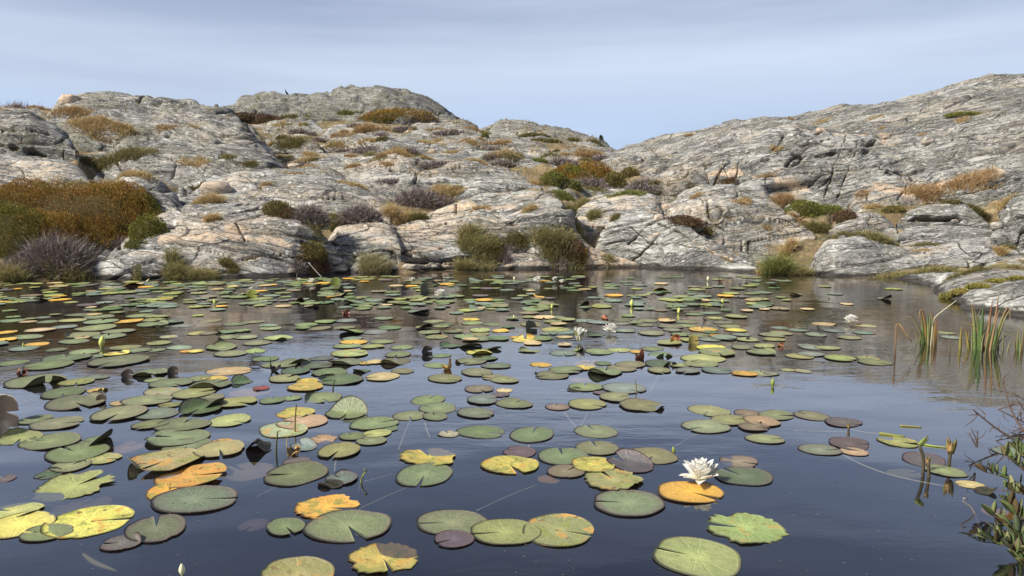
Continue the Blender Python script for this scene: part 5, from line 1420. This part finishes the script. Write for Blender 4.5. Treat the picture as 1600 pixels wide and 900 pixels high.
iris("small iris clump with green leaves and bent orange tips", (1446, 536), [
    ([(1445, 538), (1441, 505), (1438, 484)], 6, [G2, G2, O1]), ([(1447, 538), (1446, 510), (1439, 483), (1434, 506, -.03)], 5, [G2, (.3, .18, .05), O1, O2]),
    ([(1449, 538), (1450, 510), (1450, 487)], 5.5, [G1, G2, G3]), ([(1450, 538), (1453, 505), (1454, 484)], 5, [G2, G2, (.2, .26, .1)]), ([(1444, 540), (1440, 528), (1437, 517)], 4, [(.3, .2, .06), O1, O2]),
    ([(1460, 545), (1461, 520), (1462, 498)], 6, [(.2, .16, .05), (.35, .2, .06), O1]), ([(1457, 546), (1458, 515), (1457, 480)], 3.2, [(.1, .08, .04), (.22, .1, .05), (.3, .12, .06)]), ([(1462, 545), (1464, 515), (1466, 492)], 3, [(.2, .1, .04), O1, (.3, .08, .05)])])
iris("tall iris clump with green leaves and rusty tips at the right edge", (1534, 546), [
    ([(1526, 548), (1522, 505), (1518, 472)], 7, [G2, G2, (.3, .28, .1), O1]), ([(1531, 548), (1534, 510), (1537, 474)], 8, [G1, G1, G3]), ([(1529, 548), (1529, 515), (1523, 485), (1519, 474)], 5, [G2, G1, O1]),
    ([(1535, 548), (1532, 510), (1528, 495), (1534, 480)], 4, [G2, G3, T1]), ([(1541, 548), (1546, 505), (1551, 466)], 6, [(.25, .18, .07), O1, (.32, .12, .06)]), ([(1545, 548), (1555, 500), (1561, 455)], 6, [(.2, .2, .06), O1, O2]),
    ([(1547, 550), (1560, 515), (1575, 480), (1580, 510, -.03)], 5, [G3, G2, O1, O2]), ([(1540, 548), (1552, 508), (1568, 475)], 5, [G1, G3, G3]), ([(1549, 550), (1562, 520), (1573, 492), (1586, 476)], 5, [G2, (.2, .2, .06), T1, T1]),
    ([(1549, 492, -.05), (1560, 488), (1570, 492), (1577, 494)], 3.5, [O2, O1, O2]), ([(1543, 530, .02), (1527, 516), (1512, 506), (1502, 503)], 5, [(.1, .05, .03), O1, O2, T1]), ([(1516, 548), (1511, 525), (1506, 508)], 5, [(.28, .3, .06), (.35, .25, .06), O1]),
    ([(1501, 546), (1501, 525), (1503, 508)], 5, [(.2, .22, .05), (.3, .25, .06), (.4, .3, .1)]), ([(1552, 551), (1556, 530), (1560, 512)], 4, [G2, G1, (.3, .3, .12)]), ([(1572, 546), (1578, 536), (1582, 529)], 3, [(.35, .3, .1), T1, O1])])
iris("thin iris shoots with straw tips cut by the right edge", (1594, 548), [([(1590, 550), (1590, 530), (1592, 508)], 4, [G3, (.2, .2, .06), O2]), ([(1595, 552), (1594, 530), (1594, 518)], 5, [G3, G1, T1]), ([(1598, 552), (1598, 530), (1600, 512)], 4, [(.1, .08, .03), (.2, .15, .06), T1]), ([(1588, 552), (1586, 535), (1584, 522)], 3, [G3, (.15, .1, .04), O1])])
def stick(name, label, cat, pts, w, cols, mat=None, lift=False, group=None, taper=.6):
    b = W(*pts[0][:2]); s = depth(b) / F
    q = [W(px, py, .003) if lift else wpt(px, py, b) for px, py in pts]
    if not lift: q[0] = b + np.array([0, 0, -.05])
    pth = curve(q, 10); v, f = tube(pth, np.linspace(1, taper, 10) * w * s / 2, 6)
    cols = np.array(cols); c = cols[0] + (cols[-1] - cols[0]) * np.repeat(np.linspace(0, 1, 10), 6)[:, None]
    return put(name, v, f, [mat or M_TWIG], b, cols=c, label=label, cat=cat, group=group)
stick("reed_stalk", "thin dark reed stalk standing alone left of the iris, its tip bent down", "reed", [(1398, 556), (1400, 530), (1401, 503), (1404, 504), (1414, 520), (1425, 534)], 3, [(.06, .03, .025), (.45, .28, .12)])
stick("straw_stalk", "long pale straw leaning right over the small iris clump", "straw", [(1454, 540), (1459, 500), (1470, 488), (1494, 470)], 2.2, [(.35, .3, .16), (.5, .45, .3)])
stick("reed_stalk", "short dark stalk in the water between the two iris clumps", "reed", [(1484, 553), (1485, 540), (1484, 528)], 2, [(.05, .04, .03), (.12, .12, .05)])
stick("lily_stalk", "thin green stalk standing beside the olive leaf right of centre, seen against open water", "stalk", [(996, 612), (994, 603), (992, 593)], 2, [(.25, .22, .05), (.12, .09, .03)])
stick("lily_stalk", "dark bent stalk standing beside the black tented leaf", "stalk", [(431, 712), (432, 695), (434, 674)], 3.4, [(.05, .05, .02), (.09, .1, .03)])
stick("lily_stalk", "straw coloured stalk standing behind the orange leaves left of centre", "stalk", [(461, 676), (461, 660), (463, 632)], 3, [(.3, .24, .08), (.1, .07, .03)])
stick("lily_stalk", "short green stalk with a hooked tip beside the small grey-green leaf", "stalk", [(560, 754), (566, 745), (573, 736), (568, 733)], 4, [(.2, .24, .06), (.14, .15, .05)])
stick("lily_stalk", "short dark stub rising above leaves at the centre", "stalk", [(519, 610), (521, 600), (524, 594)], 3, [(.05, .05, .03), (.1, .08, .04)])
def seedhead(label, base, pts, w, head):
    b = W(*base); s = depth(b) / F; root = link("withered_flower_stalk", None, loc=b, label=label, cat="flower stalk", group="withered lily flowers in the right foreground")
    q = [b + np.array([0, 0, -.08])] + [wpt(px, py, b) for px, py in pts]; v, f = tube(curve(q, 9), w * s / 2, 7)
    put("stalk", v, f, [M_STEM], b, root)
    tip = q[-1]
    for i in range(7):
        a = i * .9; ln = head * s * rng.uniform(.6, 1.05); d = unit(np.array([.38 * math.cos(a), .38 * math.sin(a), 1.0])); 
        pt = np.array([tip - [0, 0, ln * .25], tip + d * ln * .35 + [.1 * ln * math.cos(a), 0, 0], tip + d * ln * .75 - [0, 0, 0]])
        c0 = np.array([(.24, .20, .06), (.30, .17, .07), (.36, .24, .10)][i % 3]); v, f, c = leaf_ribbon(curve(pt, 6), head * s * .42, [c0, c0 * 1.2, c0 * .5]); put("withered_petal", v, f, [M_PLANT], b, root, cols=c)
    return root
seedhead("tall withered flower stalk with a straw coloured seed head in the right foreground", (1482, 730), [(1484, 715), (1486, 702)], 5, 26)
seedhead("thin withered flower stalk with a small brown head, between the two taller ones", (1453, 746), [(1451, 733), (1450, 722)], 5, 13)
b = W(1442, 738); s = depth(b) / F; root = link("withered_flower_stalk", None, loc=b, label="leaning brown flower stalk with a green folded tip in the right foreground", cat="flower stalk", group="withered lily flowers in the right foreground")
q = [b - [0, 0, .08]] + [wpt(x, y, b) for x, y in [(1443, 722), (1440, 706), (1436, 694)]]; v, f = tube(curve(q, 9), 5 * s / 2, 7); put("stalk", v, f, [M_STEM], b, root)
for pts, w in [([(1436, 696), (1442, 689), (1451, 680)], 8), ([(1437, 697), (1446, 690), (1452, 684)], 6)]:
    v, f, c = leaf_ribbon(curve([wpt(x, y, b) for x, y in pts], 7), w * s, [(.2, .26, .06), (.24, .3, .08), (.16, .1, .04)]); put("sepal", v, f, [M_PLANT], b, root, cols=c)
seedhead("tiny withered flower at the rim of the dull purple leaf on the right", (1326, 672), [(1326, 669), (1326, 667)], 3, 8)
# floating stems and the pale stems under the water
for lab, pts, w, c in [("yellow-green stem floating behind the withered flower stalks", [(1374, 677), (1396, 680), (1414, 682)], 5, (.2, .2, .05)), ("short yellow stem floating in the right foreground, farther out", [(1406, 665), (1422, 666), (1440, 667)], 2.6, (.26, .23, .06)), ("thin green stem floating between the leaning stalk and the seed head", [(1442, 694), (1460, 697), (1480, 699)], 3, (.28, .32, .08))]:
    stick("floating_stem", lab, "stem", pts, w, [c, c], lift=True, group="stems floating on the pond")
M_PALE = simple("drowned_stem", (.55, .56, .46), .6); M_PALED = simple("drowned_leaf", (.26, .27, .17), .6); SG_ = "pale lily stems under the water"
for lab, pts, w in [("pale stem running under water away from the green leaf pair at the upper centre", [(641, 657), (632, 678), (623, 702)], 2.2), ("short pale curved stem under water below the pair of small green leaves at the centre", [(664, 660), (667, 672), (672, 684)], 2.2), ("pale stem rising to the small grey-green leaf left of centre", [(527, 716), (524, 726), (523, 736)], 3), ("faint stem from the burnt orange leaf up to the round green leaf", [(560, 796), (598, 778), (640, 760)], 2), ("faint stem running left to right towards the round green leaf", [(570, 752), (590, 747), (612, 741)], 1.8), ("faint stem from the split green leaf towards the brownish leaf", [(745, 798), (790, 777), (840, 757)], 2.2), ("faint stem at the left of the green leaf with its notch to the left", [(402, 776), (418, 768), (434, 760)], 2),
                       ("long white stem curving from the tan leaf to the right foreground", [(1316, 710), (1345, 725), (1388, 741), (1440, 753), (1480, 760)], 2.6), ("straight thin white stem right of the tan leaf group", [(1240, 673), (1285, 674), (1326, 675)], 1.6), ("thin white stem leaving the tiny withered flower", [(1330, 671), (1350, 675), (1376, 678)], 1.8), ("pale stem slanting under the open water below the olive leaves", [(1030, 586), (1022, 600), (1015, 612)], 2), ("pale stem slanting from the far olive leaf row to the small green leaf", [(918, 645), (914, 655), (908, 664)], 2.2), ("long pale stem under the middle of the open water", [(880, 643), (890, 655), (900, 667)], 1.8), ("pale stem joining the round green bud to the leaf behind it", [(1056, 697), (1070, 688), (1088, 678)], 2), ("pale drowned rolled leaf near the bottom left corner", [(130, 866), (150, 880), (184, 893)], 10), ("pale stem descending from the green leaf at the centre right", [(827, 692), (826, 700), (825, 708)], 2.4)]:
    dp = .03 if w > 5 else .008; q = [W(x, y, -dp) for x, y in pts]; s = depth(q[0]) / F; pth = curve(q, 12); v, f = tube(pth, (np.sin(np.linspace(.5, 2.9, 12)) if w > 5 else 1.0) * w * s * .42, 6); put("submerged_stem", v, f, [M_PALED if w > 5 else M_PALE], q[0], label=lab, cat="stem", group=SG_)

# the near right bank: twigs and leathery leaves hanging over the water
def bank_shrub(label, stems, leafcols, nleaf, lw, name="bank_shrub", group=None, leaves=True, Yb=None):
    root = None
    for si, (pts, Ys, w) in enumerate(stems):
        q = [P(x, y, Y) for (x, y), Y in zip(pts, np.linspace(Ys[0], Ys[1], len(pts)))]
        if root is None: root = link(name, None, loc=q[0], label=label, cat="shrub", group=group); org = q[0]
        pth = curve(q, 14); s = depth(q[0]) / F; v, f = tube(pth, np.linspace(1, .35, 14) * w * s / 2, 6)
        put("branch", v, f, [M_TWIG], org, root, cols=np.tile((.10, .065, .05) if si % 2 else (.075, .055, .045), (len(v), 1)))
        if not leaves: 
            for j in range(nleaf):
                k = rng.integers(3, 14); d = unit(rng.normal(size=3) * [1, .6, .8] + [-.3, 0, .35]); l = s * rng.uniform(10, 34)
                v, f = tube(curve([pth[k], pth[k] + d * l * .5 + rng.normal(size=3) * l * .1, pth[k] + d * l], 5), np.linspace(1, .3, 5) * w * s * .2, 4); put("twig", v, f, [M_TWIG], org, root, cols=np.tile((.11, .07, .055), (len(v), 1)))
            continue
        for j in range(nleaf):
            k = int(rng.integers(3, 14)); a = rng.uniform(0, 6.28); tang = unit(pth[min(k + 1, 13)] - pth[k - 1])
            d = unit(tang * .7 + np.array([math.cos(a) * .8, math.sin(a) * .5, .35 + .5 * rng.uniform()])); l = s * rng.uniform(.75, 1.25) * lw
            pt = curve([pth[k], pth[k] + d * l * .5 + [0, 0, .08 * l], pth[k] + d * l], 7); t = unit(np.gradient(pt, axis=0)); sd = unit(np.cross(t, unit(rng.normal(size=3)))); nn = unit(np.cross(sd, t))
            u = np.linspace(0, 1, 7); wd = l * .18 * np.sin(np.pi * np.clip(u * .94 + .05, 0, 1))[:, None] ** .8
            v = np.stack([pt - sd * wd + nn * wd * .3, pt, pt + sd * wd + nn * wd * .3, pt - nn * .004 * l], 1).reshape(-1, 3)
            c0 = np.array(leafcols[int(rng.integers(0, len(leafcols)))]) * rng.uniform(.75, 1.25)
            put("leaf", v, [grid_faces(7, 4, True)], [M_PLANT], org, root, cols=np.tile(c0, (len(v), 1)), smooth=True)
    return root
LG = [(.09, .125, .04), (.13, .17, .055), (.19, .21, .08), (.06, .075, .035), (.28, .28, .12), (.14, .10, .05)]
bank_shrub("bare reddish twigs reaching over the water at the right edge", [([(1640, 720), (1590, 690), (1555, 668), (1520, 640)], (3.0, 3.1), 6), ([(1640, 700), (1600, 672), (1580, 640), (1568, 600)], (3.1, 3.3), 5), ([(1650, 690), (1610, 665), (1590, 655), (1560, 640)], (3.2, 3.3), 5), ([(1650, 680), (1612, 660), (1600, 640), (1588, 622)], (3.2, 3.2), 4), ([(1640, 650), (1610, 632), (1590, 618), (1560, 610)], (3.4, 3.5), 2.5)], LG, 7, 0, group="shrubs of the near right bank", leaves=False)
bank_shrub("small dead forked twig standing in the water left of the bare bank twigs", [([(1526, 699), (1527, 688), (1528, 672)], (2.83, 2.84), 3.5), ([(1526, 698), (1520, 688), (1514, 676)], (2.83, 2.84), 2.6), ([(1527, 697), (1524, 684), (1517, 668)], (2.83, 2.84), 2)], LG, 2, 0, name="dead_twig", leaves=False)
bank_shrub("leafy bank shrub with upright olive leaves at the right edge, upper of the two", [([(1650, 790), (1610, 768), (1575, 748), (1542, 738)], (2.35, 2.45), 5), ([(1650, 770), (1612, 745), (1590, 726), (1570, 712)], (2.5, 2.55), 4.5), ([(1650, 750), (1620, 730), (1600, 715), (1588, 703)], (2.55, 2.6), 4), ([(1650, 800), (1620, 780), (1590, 770), (1560, 765)], (2.3, 2.35), 4)], LG, 20, 22, group="shrubs of the near right bank")
bank_shrub("leafy bank shrub with glossy green leaves in the bottom right corner, lower of the two", [([(1660, 880), (1610, 850), (1575, 822), (1552, 806)], (1.95, 2.05), 6), ([(1660, 850), (1620, 820), (1590, 806), (1578, 790)], (2.1, 2.15), 5), ([(1660, 910), (1620, 880), (1590, 860), (1560, 836)], (1.85, 1.95), 5), ([(1660, 930), (1625, 905), (1600, 880), (1580, 862)], (1.8, 1.85), 5), ([(1650, 870), (1600, 862), (1560, 850), (1530, 846)], (1.9, 1.95), 4)], LG, 22, 27, group="shrubs of the near right bank")
stick("dead_twig", "curled grey twig hooking out of the water below the dark flap at the right", "twig", [(1533, 802), (1520, 796), (1508, 786), (1503, 780), (1508, 777), (1512, 780)], 3.5, [(.2, .17, .14), (.28, .24, .2)])
stick("dead_twig", "bleached grey twig lying on the shore under the cleft heather", "twig", [(507, 432), (495, 425), (482, 410)], 1.8, [(.4, .37, .33), (.5, .48, .44)])

# bird on the centre hill, conifer in the saddle
q = skyline(446.5, 175); s = depth(q) / F
bm_pts = [(-.3, 8.0, .25), (-.2, 7.2, .75), (.1, 5.6, 1.05), (.9, 3.8, 1.55), (2.0, 2.2, 1.35), (3.3, .9, .8), (5.2, -.4, .25)]
pth = np.array([[x * s * 1.0, 0, z * s * 1.0] for x, z, r in bm_pts]) + q; v, f = tube(curve(pth, 16), np.interp(np.linspace(0, 1, 16), np.linspace(0, 1, 7), [r for _, _, r in bm_pts]) * s, 8)
root = link("bird", None, loc=q, label="dark bird perched upright on the crest of the centre hill", cat="bird"); M_BIRD = simple("dark_feathers", (.018, .02, .024), .5)
put("body", v, f, [M_BIRD], q, root)
for dx in (.7, 1.3):
    v, f = tube(np.array([q + [dx * s, 0, 2.5 * s], q + [dx * s, 0, -.8 * s]]), .22 * s, 5); put("leg", v, f, [M_BIRD], q, root)
q = skyline(940, 250); q = q + [0, .3, -.1]; s = depth(q) / F; root = link("conifer_tree", None, loc=q, label="small lone conifer tree on the saddle between the hills", cat="tree")
v, f = tube(np.array([q - [0, 0, 2 * s], q + [.2 * s, 0, 8 * s], q + [0, 0, 14 * s]]), np.array([.6, .4, .1]) * s, 6); put("trunk", v, f, [M_STEM], q, root)
parts = []
for i in range(70):
    h = rng.uniform(.05, 1); a = rng.uniform(0, 6.28); l = (1 - h) * 5 * s * rng.uniform(.6, 1.2) + .8 * s; p0 = q + [0, 0, h * 12 * s]; d = np.array([math.cos(a), math.sin(a), rng.uniform(-.1, .5)])
    n = 14; k = rng.uniform(0, 1, n); pp = p0 + d * (l * k)[:, None]; dd = unit(d + rng.normal(size=(n, 3)) * .8)
    parts.append(ribbons(pp, dd, np.full(n, 2.2 * s), np.full(n, .9 * s), unit(np.cross(dd, rng.normal(size=(n, 3)))), unit(rng.normal(size=(n, 3))), palette(n, [(.07, .09, .06), (.09, .11, .07)]), palette(n, [(.12, .14, .09)])))
v, f, c = merge(parts); put("crown", v, f, [M_HEATH], q, root, cols=c, smooth=False)
# bare bush on the left skyline
q = hit(25, 168); q = P(25, 166, 26.5) if q is None else q
root = link("bare_bush", None, loc=q, label="bare twiggy bush with reddish buds on the skyline at the far left", cat="bush"); s = depth(q) / F; parts = []
n = 220; a = rng.uniform(0, 6.28, n); p0 = q + np.stack([rng.normal(size=n) * 9 * s, rng.normal(size=n) * 6 * s, -1 * s * np.ones(n)], 1); d = unit(np.stack([rng.normal(size=n) * .6, rng.normal(size=n) * .5, np.ones(n)], 1))
v, f, c = ribbons(p0, d, s * rng.uniform(5, 13, n), np.full(n, .55 * s), unit(np.cross(d, rng.normal(size=(n, 3)))), unit(rng.normal(size=(n, 3))), palette(n, HEATH["purple"]), palette(n, [(.28, .15, .14), (.2, .13, .12)]))
put("bare_twigs", v, f, [M_TWIG], q, root, cols=c, smooth=False)
